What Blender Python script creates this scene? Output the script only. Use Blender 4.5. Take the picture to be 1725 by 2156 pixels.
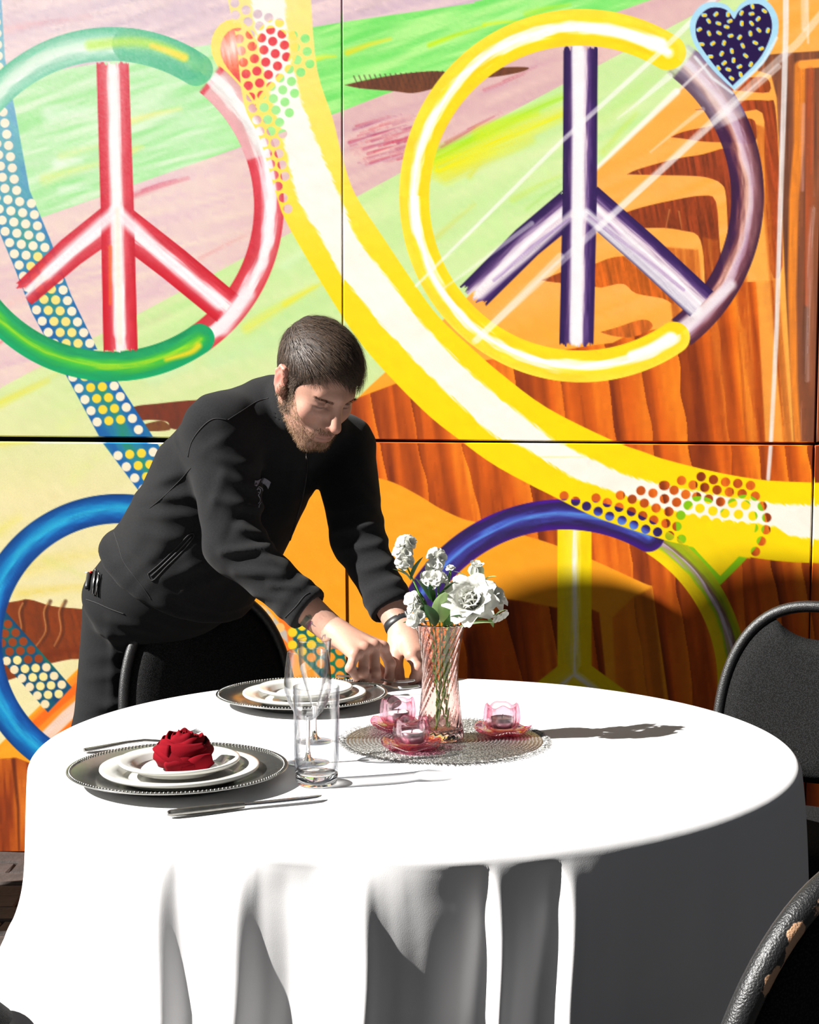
import bpy, bmesh, math, random
import numpy as np
from mathutils import Vector, Matrix
random.seed(4)
scene = bpy.context.scene
for o in list(bpy.data.objects): bpy.data.objects.remove(o, do_unlink=True)
# ------------------------------------------------------------------ camera
F_PX, CAM_H, PITCH = 3017.0, 1.267, math.radians(3.36)
cam_data = bpy.data.cameras.new('camera'); cam = bpy.data.objects.new('camera', cam_data)
scene.collection.objects.link(cam); scene.camera = cam
cam_data.sensor_fit = 'VERTICAL'; cam_data.sensor_height = 36.0; cam_data.lens = F_PX * 36.0 / 2156.0
cam.location = (0, 0, CAM_H); cam.rotation_euler = (math.radians(90) - PITCH, 0, 0)
cam_data.clip_start = .05; cam_data.clip_end = 200
# ------------------------------------------------------------------ sky and sun
SUN_AZ, SUN_EL = 16.5, 38.5          # light travels to +X, turned SUN_AZ towards +Y
world = bpy.data.worlds.new('sky'); scene.world = world; world.use_nodes = True
wn = world.node_tree; wn.nodes.clear()
w_out = wn.nodes.new('ShaderNodeOutputWorld'); w_bg = wn.nodes.new('ShaderNodeBackground'); w_sky = wn.nodes.new('ShaderNodeTexSky')
w_sky.sky_type = 'NISHITA'; w_sky.sun_disc = False; w_sky.sun_elevation = math.radians(SUN_EL)
w_sky.sun_rotation = math.radians(-90 - SUN_AZ + 0); w_sky.air_density = 1.0; w_sky.dust_density = 1.5; w_sky.ozone_density = 1.0
w_hsv = wn.nodes.new('ShaderNodeHueSaturation'); w_hsv.inputs['Saturation'].default_value = .35
wn.links.new(w_sky.outputs[0], w_hsv.inputs['Color']); wn.links.new(w_hsv.outputs[0], w_bg.inputs[0]); wn.links.new(w_bg.outputs[0], w_out.inputs[0])
w_bg.inputs[1].default_value = .029
sun_d = bpy.data.lights.new('sun', 'SUN'); sun = bpy.data.objects.new('sun', sun_d); scene.collection.objects.link(sun)
sun_d.energy = 15.6; sun_d.angle = math.radians(.53); sun_d.color = (1.0, .975, .935)
ca, sa, ce, se = math.cos(math.radians(SUN_AZ)), math.sin(math.radians(SUN_AZ)), math.cos(math.radians(SUN_EL)), math.sin(math.radians(SUN_EL))
SUN_DIR = Vector((ca * ce, sa * ce, -se))
sun.rotation_euler = SUN_DIR.to_track_quat('-Z', 'Y').to_euler(); sun.location = (-6, -1, 6)
scene.cycles.transparent_max_bounces = 40; scene.cycles.transmission_bounces = 16; scene.cycles.max_bounces = 16
scene.view_settings.view_transform = 'Standard'; scene.view_settings.look = 'None'
scene.view_settings.exposure = 0.0; scene.view_settings.gamma = 1.0; scene.view_settings.use_curve_mapping = False
# ------------------------------------------------------------------ geometry helpers
def P(px, py, Y):
    a = (px - 862.5) / F_PX; b = (1078 - py) / F_PX
    d = Vector((a, math.cos(PITCH) + b * math.sin(PITCH), -math.sin(PITCH) + b * math.cos(PITCH)))
    d *= Y / d.y
    return Vector((d.x, d.y, d.z + CAM_H))
def PZ(px, py, z):
    a = (px - 862.5) / F_PX; b = (1078 - py) / F_PX
    d = Vector((a, math.cos(PITCH) + b * math.sin(PITCH), -math.sin(PITCH) + b * math.cos(PITCH)))
    d *= (z - CAM_H) / d.z
    return Vector((d.x, d.y, z))
COL = scene.collection
def srgb(r, g, b):
    f = lambda c: (c / 255.0 / 12.92) if c <= 10.31 else ((c / 255.0 + .055) / 1.055) ** 2.4
    return (f(r), f(g), f(b), 1.0)
def new_mat(name, col=(128, 128, 128), rough=.5, metal=0.0, spec=.5, noise=None, bump=None, **kw):
    """Principled material with a noise-driven colour variation and noise bump."""
    m = bpy.data.materials.new(name); m.use_nodes = True; nt = m.node_tree
    b = nt.nodes['Principled BSDF']
    c = srgb(*col) if max(col) > 1.01 or isinstance(col[0], int) else (*col, 1.0)
    b.inputs['Base Color'].default_value = c
    b.inputs['Roughness'].default_value = rough; b.inputs['Metallic'].default_value = metal
    b.inputs['Specular IOR Level'].default_value = spec
    tc = nt.nodes.new('ShaderNodeTexCoord')
    if noise:
        sc, amt = noise[0], noise[1]
        n = nt.nodes.new('ShaderNodeTexNoise'); n.inputs['Scale'].default_value = sc; n.inputs['Detail'].default_value = 5
        nt.links.new(tc.outputs['Object'], n.inputs['Vector'])
        cr = nt.nodes.new('ShaderNodeValToRGB')
        cr.color_ramp.elements[0].position = .3; cr.color_ramp.elements[1].position = .7
        lo = tuple(max(0, v * (1 - amt)) for v in c[:3]); hi = tuple(min(1, v * (1 + amt)) for v in c[:3])
        cr.color_ramp.elements[0].color = (*lo, 1); cr.color_ramp.elements[1].color = (*hi, 1)
        nt.links.new(n.outputs['Fac'], cr.inputs['Fac']); nt.links.new(cr.outputs['Color'], b.inputs['Base Color'])
    if bump:
        n2 = nt.nodes.new('ShaderNodeTexNoise'); n2.inputs['Scale'].default_value = bump[0]; n2.inputs['Detail'].default_value = 4
        nt.links.new(tc.outputs['Object'], n2.inputs['Vector'])
        bp = nt.nodes.new('ShaderNodeBump'); bp.inputs['Strength'].default_value = bump[1]; bp.inputs['Distance'].default_value = bump[2] if len(bump) > 2 else .002
        nt.links.new(n2.outputs['Fac'], bp.inputs['Height']); nt.links.new(bp.outputs['Normal'], b.inputs['Normal'])
    for k, v in kw.items(): b.inputs[k].default_value = v
    return m
def mesh_obj(name, verts, faces, mat, parent=None, smooth=True, mats=None):
    me = bpy.data.meshes.new(name); me.from_pydata([tuple(v) for v in verts], [], [tuple(f) for f in faces]); me.update()
    return link_mesh(name, me, mat, parent, smooth)
def link_mesh(name, me, mat, parent=None, smooth=True):
    if mat is not None: me.materials.append(mat)
    if smooth: me.polygons.foreach_set('use_smooth', [True] * len(me.polygons))
    o = bpy.data.objects.new(name, me); COL.objects.link(o)
    if parent is not None: o.parent = parent
    return o
def np_mesh(name, V, Fq, mat, parent=None, smooth=True):
    me = bpy.data.meshes.new(name); V = np.ascontiguousarray(V, np.float32); Fq = np.ascontiguousarray(Fq, np.int32)
    me.vertices.add(len(V)); me.vertices.foreach_set('co', V.ravel())
    n, k = Fq.shape; me.loops.add(n * k); me.loops.foreach_set('vertex_index', Fq.ravel())
    me.polygons.add(n); me.polygons.foreach_set('loop_start', np.arange(0, n * k, k, dtype=np.int32)); me.polygons.foreach_set('loop_total', np.full(n, k, np.int32))
    me.update(calc_edges=True); me.validate()
    return link_mesh(name, me, mat, parent, smooth)
def empty(name, loc, label, cat, group=None, rz=0.0):
    o = bpy.data.objects.new(name, None); COL.objects.link(o); o.location = loc; o.rotation_euler = (0, 0, rz); o.empty_display_size = .05
    return tag(o, label, cat, group)
def tag(o, label, cat, group=None):
    o['label'] = label; o['category'] = cat
    if group: o['group'] = group
    return o
class MB:
    """collects primitives into one mesh"""
    def __init__(s): s.v = []; s.f = []
    def add(s, v, f):
        n = len(s.v); s.v += [Vector(p) for p in v]; s.f += [tuple(i + n for i in q) for q in f]; return s
    def grid(s, rows, close_u=False, close_v=False):
        """rows: list of equal-length lists of points"""
        n = len(s.v); R = len(rows); K = len(rows[0])
        for r in rows: s.v += [Vector(p) for p in r]
        for i in range(R if close_v else R - 1):
            for j in range(K if close_u else K - 1):
                a = n + i * K + j; b = n + i * K + (j + 1) % K; i2 = (i + 1) % R
                s.f.append((a, b, n + i2 * K + (j + 1) % K, n + i2 * K + j))
        return s
    def lathe(s, prof, n=48, c=(0, 0, 0), cap0=False, cap1=False, mod=None):
        rows = []
        for r, z in prof:
            row = []
            for k in range(n):
                a = 2 * math.pi * k / n; rr = r
                if mod: rr, zz = mod(r, z, a)
                else: zz = z
                row.append((c[0] + rr * math.cos(a), c[1] + rr * math.sin(a), c[2] + zz))
            rows.append(row)
        b = len(s.v); s.grid(rows, close_u=True)
        if cap0: s.f.append(tuple(b + k for k in range(n))[::-1])
        if cap1: s.f.append(tuple(b + (len(rows) - 1) * n + k for k in range(n)))
        return s
    def tube(s, path, rad, n=8, cap=True, flat=1.0, up=None, closed=False):
        path = [Vector(p) for p in path]; K = len(path); rows = []
        if not isinstance(rad, (list, tuple)): rad = [rad] * K
        t0 = (path[1] - path[0]).normalized(); ref = Vector(up) if up else (Vector((0, 0, 1)) if abs(t0.z) < .9 else Vector((1, 0, 0)))
        N = (ref - t0 * ref.dot(t0)).normalized()
        for i, p in enumerate(path):
            if closed: t = (path[(i + 1) % K] - path[i - 1]).normalized()
            else: t = (path[min(i + 1, K - 1)] - path[max(i - 1, 0)]).normalized()
            N = (N - t * N.dot(t)); N = N.normalized() if N.length > 1e-6 else t.orthogonal().normalized()
            B = t.cross(N)
            rows.append([p + (N * math.cos(2 * math.pi * k / n) * flat + B * math.sin(2 * math.pi * k / n)) * rad[i] for k in range(n)])
        b = len(s.v); s.grid(rows, close_u=True, close_v=closed)
        if cap and not closed:
            s.f.append(tuple(b + k for k in range(n))[::-1]); s.f.append(tuple(b + (K - 1) * n + k for k in range(n)))
        return s
    def box(s, c, d, M=None, bev=0.0):
        bm = bmesh.new(); bmesh.ops.create_cube(bm, size=1.0)
        bmesh.ops.scale(bm, vec=Vector(d), verts=bm.verts)
        if bev: bmesh.ops.bevel(bm, geom=list(bm.edges), offset=bev, segments=2, affect='EDGES', profile=.5)
        if M is not None: bmesh.ops.transform(bm, matrix=M, verts=bm.verts)
        bmesh.ops.translate(bm, vec=Vector(c), verts=bm.verts); bm.verts.index_update()
        s.add([v.co.copy() for v in bm.verts], [[v.index for v in f.verts] for f in bm.faces]); bm.free(); return s
    def pillow(s, outline, front, back, nrm, rings=6, pw=4.0, center=None):
        """closed pad over an outline: bulges `front` along nrm, `back` against it"""
        out = [Vector(p) for p in outline]; c = Vector(center) if center else sum(out, Vector()) / len(out); nrm = Vector(nrm)
        for sgn, th in ((1, front), (-1, back)):
            rows = []
            for i in range(rings + 1):
                rho = 1 - i / (rings + .35); h = th * (1 - rho ** pw) ** .5 if pw else th
                rows.append([c + (p - c) * rho + nrm * sgn * h for p in out])
            b = len(s.v); s.grid(rows if sgn > 0 else [r[::-1] for r in rows], close_u=True)
            last = [b + rings * len(out) + k for k in range(len(out))]; s.v.append(sum((s.v[k] for k in last), Vector()) / len(last)); ci = len(s.v) - 1
            for k in range(len(out)): s.f.append((last[k], last[(k + 1) % len(out)], ci))
        return s
    def build(s, name, mat, parent=None, smooth=True, weld=0.0, sub=0, M=None):
        if M is not None: s.v = [M @ v for v in s.v]
        me = bpy.data.meshes.new(name); me.from_pydata([tuple(v) for v in s.v], [], s.f); me.update()
        if weld:
            bm = bmesh.new(); bm.from_mesh(me); bmesh.ops.remove_doubles(bm, verts=bm.verts, dist=weld); bmesh.ops.recalc_face_normals(bm, faces=bm.faces); bm.to_mesh(me); bm.free()
        o = link_mesh(name, me, mat, parent, smooth)
        if sub:
            md = o.modifiers.new('subdiv', 'SUBSURF'); md.levels = sub; md.render_levels = sub
        return o
def auto_smooth(o, ang=35):
    me = o.data; bm = bmesh.new(); bm.from_mesh(me)
    for e in bm.edges:
        if len(e.link_faces) == 2 and e.calc_face_angle(0) > math.radians(ang): e.smooth = False
    bm.to_mesh(me); bm.free(); return o
def catmull(pts, n=8, closed=False):
    Pn = [Vector(p) for p in pts]; K = len(Pn); out = []
    for i in range(K if closed else K - 1):
        g = (lambda j: Pn[j % K]) if closed else (lambda j: Pn[min(max(j, 0), K - 1)])
        p0, p1, p2, p3 = g(i - 1), g(i), g(i + 1), g(i + 2)
        for k in range(n):
            t = k / n
            out.append(.5 * ((2 * p1) + (p2 - p0) * t + (2 * p0 - 5 * p1 + 4 * p2 - p3) * t * t + (3 * p1 - p0 - 3 * p2 + p3) * t ** 3))
    if not closed: out.append(Pn[-1])
    return out
def copy_tree(o, parent=None):
    c = o.copy(); COL.objects.link(c); c.parent = parent
    if parent is not None: c.matrix_parent_inverse = o.matrix_parent_inverse.copy()
    for ch in o.children: copy_tree(ch, c)
    return c
MURAL = True
# ---------------------------------------------------------------- mural paint
# The mural is flat paint: its colours are computed here by brush functions in
# wall coordinates (1 unit = 1/702 m on the wall) and stored on the panels.
MU0, MV0, MU1, MV1 = -400, -260, 2130, 1836
class Paint:
    def __init__(s):
        s.W = MU1 - MU0; s.H = MV1 - MV0
        s.C = np.zeros((s.H, s.W, 3), np.float32)
        s.X, s.Y = np.meshgrid(np.arange(MU0, MU1, dtype=np.float32), np.arange(MV0, MV1, dtype=np.float32))
        s.rng = np.random.default_rng(7)
        s.T = s.rng.random((256, 256)).astype(np.float32)
    def box(s, x0, y0, x1, y1):
        x0 = int(max(MU0, math.floor(x0))); y0 = int(max(MV0, math.floor(y0)))
        x1 = int(min(MU1, math.ceil(x1) + 1)); y1 = int(min(MV1, math.ceil(y1) + 1))
        return (slice(y0 - MV0, max(y1 - MV0, y0 - MV0)), slice(x0 - MU0, max(x1 - MU0, x0 - MU0)))
    def noise(s, x, y, seed=0):
        x = x + seed * 17.31; y = y + seed * 9.77
        xi = np.floor(x); yi = np.floor(y)
        fx = x - xi; fy = y - yi
        fx = fx * fx * (3 - 2 * fx); fy = fy * fy * (3 - 2 * fy)
        a = xi.astype(np.int32) & 255; b = yi.astype(np.int32) & 255
        a1 = (a + 1) & 255; b1 = (b + 1) & 255
        T = s.T
        return (T[b, a] * (1 - fx) + T[b, a1] * fx) * (1 - fy) + (T[b1, a] * (1 - fx) + T[b1, a1] * fx) * fy
    def streak(s, sl, ang, la, lc, seed=0):
        c, n = math.cos(math.radians(ang)), math.sin(math.radians(ang))
        X, Y = s.X[sl], s.Y[sl]
        u = (X * c + Y * n) / la; v = (-X * n + Y * c) / lc
        return .65 * s.noise(u, v, seed) + .35 * s.noise(u * 2.3, v * 2.7, seed + 3)
    def put(s, sl, m, col, a=1.0):
        m = np.clip(m, 0, 1)[..., None] * a
        col = np.asarray(col, np.float32)
        if col.max() > 1.5: col = col / 255.0
        s.C[sl] = s.C[sl] * (1 - m) + col * m
    def pmask(s, pts, soft=1.0):
        P = np.asarray(pts, np.float32)
        sl = s.box(P[:, 0].min() - 3 - soft, P[:, 1].min() - 3 - soft, P[:, 0].max() + 3 + soft, P[:, 1].max() + 3 + soft)
        X, Y = s.X[sl], s.Y[sl]
        ins = np.zeros(X.shape, bool); far = (3 * soft + 2) ** 2
        dmin = np.full(X.shape, far, np.float32)
        n = len(P); oy = Y[0, 0] if Y.size else 0; ox = X[0, 0] if X.size else 0; R = 3 * soft + 3
        H_, W_ = X.shape
        for i in range(n):
            x0, y0 = P[i]; x1, y1 = P[(i + 1) % n]
            dx, dy = x1 - x0, y1 - y0
            if y0 != y1:
                ra = max(0, int(min(y0, y1) - oy) - 1); rb = min(H_, int(max(y0, y1) - oy) + 2)
                if rb > ra:
                    yy = Y[ra:rb, :1]
                    ins[ra:rb] ^= ((y0 > yy) != (y1 > yy)) & (X[ra:rb] < dx * (yy - y0) / dy + x0)
            ra = max(0, int(min(y0, y1) - oy - R)); rb = min(H_, int(max(y0, y1) - oy + R) + 1)
            ca = max(0, int(min(x0, x1) - ox - R)); cb = min(W_, int(max(x0, x1) - ox + R) + 1)
            if rb > ra and cb > ca:
                xs, ys = X[ra:rb, ca:cb], Y[ra:rb, ca:cb]
                t = np.clip(((xs - x0) * dx + (ys - y0) * dy) / (dx * dx + dy * dy + 1e-9), 0, 1)
                dmin[ra:rb, ca:cb] = np.minimum(dmin[ra:rb, ca:cb], (xs - x0 - t * dx) ** 2 + (ys - y0 - t * dy) ** 2)
        d = np.sqrt(dmin) * np.where(ins, 1, -1)
        return sl, np.clip(d / (2 * soft) + .5, 0, 1)
    def poly(s, pts, col, soft=.8, a=1.0):
        sl, m = s.pmask(pts, soft); s.put(sl, m, col, a)
    def line(s, pts, pad):
        P = np.asarray(pts, np.float32)
        sl = s.box(P[:, 0].min() - pad, P[:, 1].min() - pad, P[:, 0].max() + pad, P[:, 1].max() + pad)
        X, Y = s.X[sl], s.Y[sl]
        best = np.full(X.shape, 1e9, np.float32); T = np.zeros(X.shape, np.float32); S = np.zeros(X.shape, np.float32)
        seg = np.hypot(*(P[1:] - P[:-1]).T); cum = np.concatenate([[0], np.cumsum(seg)])
        oy = Y[0, 0] if Y.size else 0; ox = X[0, 0] if X.size else 0; H_, W_ = X.shape
        for i in range(len(P) - 1):
            x0, y0 = P[i]; dx, dy = P[i + 1] - P[i]; L2 = dx * dx + dy * dy + 1e-9
            ra = max(0, int(min(y0, y0 + dy) - oy - pad)); rb = min(H_, int(max(y0, y0 + dy) - oy + pad) + 1)
            ca = max(0, int(min(x0, x0 + dx) - ox - pad)); cb = min(W_, int(max(x0, x0 + dx) - ox + pad) + 1)
            if rb <= ra or cb <= ca: continue
            q = (slice(ra, rb), slice(ca, cb)); xs, ys = X[q], Y[q]
            t = np.clip(((xs - x0) * dx + (ys - y0) * dy) / L2, 0, 1)
            d2 = (xs - x0 - t * dx) ** 2 + (ys - y0 - t * dy) ** 2
            w = d2 < best[q]
            best[q] = np.where(w, d2, best[q]); T[q] = np.where(w, (cum[i] + t * seg[i]) / cum[-1], T[q])
            S[q] = np.where(w, np.sign(dx * (ys - y0) - dy * (xs - x0)), S[q])
        return sl, np.sqrt(best), T, S, cum[-1]
    def stroke(s, pts, w0, w1, col, a=1.0, soft=1.2, dry=0.0, seed=0):
        sl, d, T, S, L = s.line(pts, max(w0, w1) + soft + 2)
        w = w0 + (w1 - w0) * T
        m = np.clip((w - d) / (2 * soft) + .5, 0, 1)
        if dry > 0:
            n = s.noise(T * L / 60, S * d / 2.2 + 40, seed)
            m = m * np.clip(1 - dry * 1.6 * n, 0, 1)
        s.put(sl, m, col, a)
    def disc(s, x, y, r, col, a=1.0, soft=.8):
        sl = s.box(x - r - 3, y - r - 3, x + r + 3, y + r + 3)
        s.put(sl, (r - np.hypot(s.X[sl] - x, s.Y[sl] - y)) / (2 * soft) + .5, col, a)

def ramp(q, stops):
    """piecewise-linear colour ramp of an array"""
    xs = [p[0] for p in stops]
    return np.stack([np.interp(q, xs, [p[1][k] / 255.0 for p in stops]) for k in range(3)], -1).astype(np.float32)

def smooth_poly(pts, n=8):
    P = np.asarray(pts, float); out = []
    for i in range(len(P) - 1):
        p0 = P[max(i - 1, 0)]; p1 = P[i]; p2 = P[i + 1]; p3 = P[min(i + 2, len(P) - 1)]
        for k in range(n):
            t = k / n
            out.append(.5 * ((2 * p1) + (-p0 + p2) * t + (2 * p0 - 5 * p1 + 4 * p2 - p3) * t * t + (-p0 + 3 * p1 - 3 * p2 + p3) * t ** 3))
    out.append(P[-1]); return [tuple(p) for p in out]

def paint_mural():
    p = Paint(); X, Y = p.X, p.Y
    full = (slice(None), slice(None))
    st = p.streak(full, -14, 130, 9, 1); st2 = p.streak(full, -24, 220, 16, 2); sv = p.streak(full, 83, 240, 13, 5)
    fine = p.streak(full, -20, 26, 4, 9)
    def mix(a, b, t):
        t = np.clip(t, 0, 1)[..., None]
        return np.asarray(a, np.float32) / 255 * (1 - t) + np.asarray(b, np.float32) / 255 * t
    # --- fields and sky bands
    C = mix((206, 178, 196), (238, 208, 206), st * 1.4 - .2)
    C = np.where((st2 > .66)[..., None], C * .955, C)
    def above(x0, y0, x1, y1): return Y - (y0 + (X - x0) * (y1 - y0) / (x1 - x0))
    b1 = np.where(X < 725, above(417, 98, 720, 47), np.where(X < 1000, above(725, 46, 960, 12), above(960, 12, 1200, -40)))
    gl = mix((214, 242, 200), (146, 222, 136), st2 * 1.2 + (st - .5) * 1.2 - .1)
    gr = mix((112, 222, 100), (176, 238, 140), st2 * 1.2 + (st - .5) * 1.2 - .1)
    wx = np.clip((X - 420) / 260, 0, 1)[..., None]
    G = gl * (1 - wx) + gr * wx
    p.C[:] = C
    p.put(full, b1 / 2 + .5, G)
    b2 = np.where(X < 720, above(96, 455, 720, 234), np.where(X < 807, above(720, 234, 807, 200), above(807, 200, 1300, 25)))
    M2 = mix((244, 218, 202), (222, 186, 194), st * 1.3 - .15) * (1 - wx) + mix((240, 206, 192), (206, 160, 170), st2 * .7 + st * .6 - .15) * wx
    p.put(full, b2 / 2 + .5, M2)
    b3 = np.where(X < 599, above(0, 817, 599, 497), np.where(X < 845, above(599, 497, 845, 363), np.where(X < 1057, above(845, 363, 1057, 246), above(1057, 246, 1440, 42))))
    low = np.clip((Y - 700) / 350, 0, 1)[..., None]
    PG = mix((222, 236, 172), (186, 226, 146), st2 * .8 + st * .5 - .15) * (1 - low) + mix((242, 229, 180), (232, 220, 158), st2 * .8 + st * .4 - .1) * low
    p.put(full, b3 / 2 + .5, PG)
    # coloured brush streaks in the bands
    for x0, y0, x1, y1, w, c, a in [
        (130, 330, 205, 308, 9, (236, 236, 120), .5), (95, 378, 206, 345, 11, (238, 236, 100), .55), (278, 255, 380, 228, 7, (250, 230, 90), .7), (278, 318, 300, 310, 7, (250, 230, 90), .7),
        (20, 640, 150, 590, 5, (240, 150, 150), .25), (280, 412, 395, 375, 6, (215, 70, 90), .65), (300, 400, 370, 378, 3, (190, 40, 80), .5), (10, 62, 190, 36, 7, (226, 120, 130), .4), (420, 545, 540, 485, 4, (226, 120, 120), .35),
        (0, 722, 30, 708, 3, (225, 60, 70), .6), (60, 775, 360, 660, 9, (238, 180, 180), .3),
        (732, 110, 822, 82, 6, (252, 214, 10), .95), (665, 124, 706, 118, 5, (250, 226, 20), .9), (905, 95, 1020, 55, 5, (196, 226, 0), .9), (1020, 52, 1095, 45, 4, (225, 235, 20), .8), (1110, 30, 1200, 10, 6, (180, 228, 30), .8),
        (915, 330, 1185, 205, 15, (160, 226, 10), .9), (925, 352, 1185, 240, 22, (240, 230, 0), .95), (940, 372, 1120, 296, 14, (232, 226, 50), .8), (1010, 280, 1130, 240, 14, (215, 230, 20), .7), (960, 350, 1040, 318, 12, (235, 228, 30), .6), (990, 372, 1010, 345, 6, (220, 222, 60), .7),
        (920, 500, 1000, 430, 6, (215, 215, 90), .6), (1080, 420, 1180, 370, 6, (200, 225, 80), .7), (1270, 320, 1340, 240, 8, (200, 225, 70), .6), (1110, 440, 1180, 390, 4, (160, 215, 90), .6),
        (520, 690, 660, 605, 11, (238, 230, 60), .75), (600, 640, 700, 585, 6, (240, 226, 40), .6), (0, 850, 100, 802, 9, (236, 224, 60), .8), (60, 822, 130, 780, 6, (226, 226, 120), .6),
        (0, 935, 80, 930, 6, (236, 214, 40), .7), (130, 905, 200, 850, 10, (230, 236, 150), .5), (0, 1120, 40, 1090, 12, (232, 222, 90), .6), (150, 1010, 230, 950, 12, (214, 226, 130), .4),
        (60, 1195, 230, 1160, 18, (232, 210, 90), .4), (40, 1250, 190, 1235, 12, (228, 200, 60), .5), (100, 1180, 210, 1230, 10, (212, 220, 110), .35),
        (600, 560, 700, 480, 14, (214, 240, 190), .6), (450, 760, 640, 700, 18, (196, 232, 170), .6), (320, 800, 400, 770, 14, (205, 238, 190), .6),
        (105, 240, 190, 235, 16, (246, 250, 244), .7), (120, 345, 170, 340, 10, (246, 250, 244), .7), (130, 400, 190, 395, 9, (240, 248, 236), .6), (1270, 250, 1390, 150, 14, (185, 226, 120), .6)]:
        p.stroke([(x0, y0), ((x0 + x1) / 2, (y0 + y1) / 2 - 2), (x1, y1)], w, w * .35, c, a, soft=w * .55 + 1, dry=.35, seed=int(x0))
    rs = p.rng
    for k in range(90):      # red and mauve dry strokes right of the seam
        x = 728 + rs.random() * 130; y = 262 + rs.random() * 85; L = 20 + rs.random() * 60
        c = [(196, 50, 80), (170, 80, 120), (214, 110, 120), (240, 190, 180)][k % 4]
        p.stroke([(x, y), (x + L, y - L * .3)], .8 + rs.random() * 3.6, .5, c, .55, soft=1.6, dry=.4, seed=k)
    for x0, y0, x1, y1, w in [(940, 300, 1040, 245, 4), (1020, 190, 1105, 155, 4), (930, 310, 1000, 268, 3), (985, 272, 1060, 235, 2), (1060, 170, 1130, 140, 2), (880, 255, 960, 215, 3)]:
        p.stroke([(x0, y0), (x1, y1)], w, w * .4, (190, 60, 90), .55, soft=1.6, dry=.5)
    # brown spindle and mesas on the fields
    def brown(pts, c0=(128, 72, 44), c1=(92, 52, 36), ang=100, n=18):
        pts = smooth_poly(pts + [pts[0]], 4)
        sl, m = p.pmask(pts, .9)
        k = p.streak(sl, ang, 60, 4, 11)
        col = np.asarray(c0, np.float32) / 255 * (1 - k[..., None]) + np.asarray(c1, np.float32) / 255 * k[..., None]
        p.put(sl, m, col)
        return sl, m
    brown([(726, 179), (765, 170), (830, 158), (905, 150), (960, 152), (1040, 150), (1060, 142), (1113, 142), (1095, 152), (1040, 162), (960, 170), (915, 186), (870, 196), (830, 192), (760, 186)])
    for k in range(18):
        x = 745 + k * 11; p.stroke([(x, 160 - k * .6), (x + 12, 186)], 1.6, .6, (70, 50, 40), .6, soft=.9)
    brown([(255, 872), (283, 856), (330, 850), (420, 842), (470, 850), (470, 905), (400, 906), (360, 902), (352, 888), (315, 884), (284, 886)], (136, 54, 34), (96, 50, 34))
    brown([(283, 902), (315, 890), (345, 887), (358, 905), (300, 908)], (130, 80, 40), (110, 60, 40))
    # --- canyon below the diagonal
    diag = Y - np.interp(X, [-400, 0, 780, 970, 1255, 1425, 1500, 1640, 2140], [1950, 1567, 812, 640, 356, 193, 110, -20, -480])
    O = mix((253, 178, 92), (252, 166, 60), st2)
    lowo = np.clip((Y - 600) / 300, 0, 1)[..., None]
    O = O * (1 - lowo) + mix((253, 166, 40), (250, 156, 24), st2) * lowo
    p.put(full, diag / 3 + .5, O)
    p.stroke([(1425, 193), (1255, 356), (1120, 490)], 7, 1, (255, 246, 236), .9, soft=3)
    # cliff faces with ridges
    ridges = [(600, .10), (660, .12), (742, .10), (800, .16), (880, .22), (971, .25), (1104, .16), (1195, .13), (1299, .12), (1375, .16), (1450, .13), (1535, .10), (1593, .13), (1654, .14), (1703, .10), (1760, .1), (1830, .1), (1900, .1), (1980, .1), (2060, .1), (2140, .1)]
    XR = np.stack([x + s_ * (np.arange(MV0, MV1) - 930) for x, s_ in ridges], 1)      # per row boundary
    tooth = np.zeros(X.shape, np.float32); idx = np.zeros(X.shape, np.int32)
    wob = (p.noise(X / 40, Y / 60, 21) - .5) * 10
    for r in range(p.H):
        xx = X[r] + wob[r]; i = np.searchsorted(XR[r], xx); i = np.clip(i, 1, len(ridges) - 1)
        lo = XR[r][i - 1]; hi = XR[r][i]
        tooth[r] = np.clip((xx - lo) / (hi - lo), 0, 1); idx[r] = i
    jit = np.array([.0, .1, -.1, -.05, -.08, .0, .05, -.1, .05, .02, .05, -.14, .12, .05, .10, -.22, -.3, -.3, -.3, -.3, -.3])[np.clip(idx, 0, 20)]
    sv2 = p.streak(full, 84, 300, 34, 15); tt = np.clip(.16 + .62 * tooth ** 1.2 + (sv - .5) * .42 + (sv2 - .5) * .6 + jit, 0, 1)
    F = mix((126, 48, 16), (212, 92, 20), tt * 2) * (tt < .5)[..., None] + mix((212, 92, 20), (252, 140, 30), tt * 2 - 1) * (tt >= .5)[..., None]
    F = F * (.94 + .12 * (sv[..., None]))
    def face(pts, a=1.0, soft=1.0):
        sl, m = p.pmask(pts, soft); p.put(sl, m, F[sl], a)
    mesa = [(700, 985), (740, 995), (781, 1003), (829, 1016), (882, 1043), (926, 1070), (974, 1092), (1009, 1101), (1124, 1133), (1178, 1151), (1246, 1178), (1282, 1194), (1354, 1227), (1374, 1234)]
    mesa = smooth_poly(mesa, 4)
    face([(690, 880), (738, 845), (758, 836), (838, 806), (960, 770), (1060, 752), (1200, 735), (1240, 728), (1290, 722), (1330, 702), (1400, 690), (1445, 650), (1470, 600), (2140, 560), (2140, 1836), (1420, 1836), (1408, 1474), (1381, 1286), (1374, 1234)] + mesa[::-1])
    # lower faces under the mesa top
    face([(958, 1330), (975, 1285), (1053, 1259), (1100, 1266), (1170, 1279), (1230, 1275), (1262, 1290), (1275, 1420), (1290, 1836), (600, 1836), (900, 1480)], soft=2)
    face([(1300, 1500), (1290, 1300), (1330, 1260), (1374, 1236), (1400, 1480), (1430, 1836), (1310, 1836)], .55, soft=3)
    # upper right layered mesas
    DK = (122, 54, 26)
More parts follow.
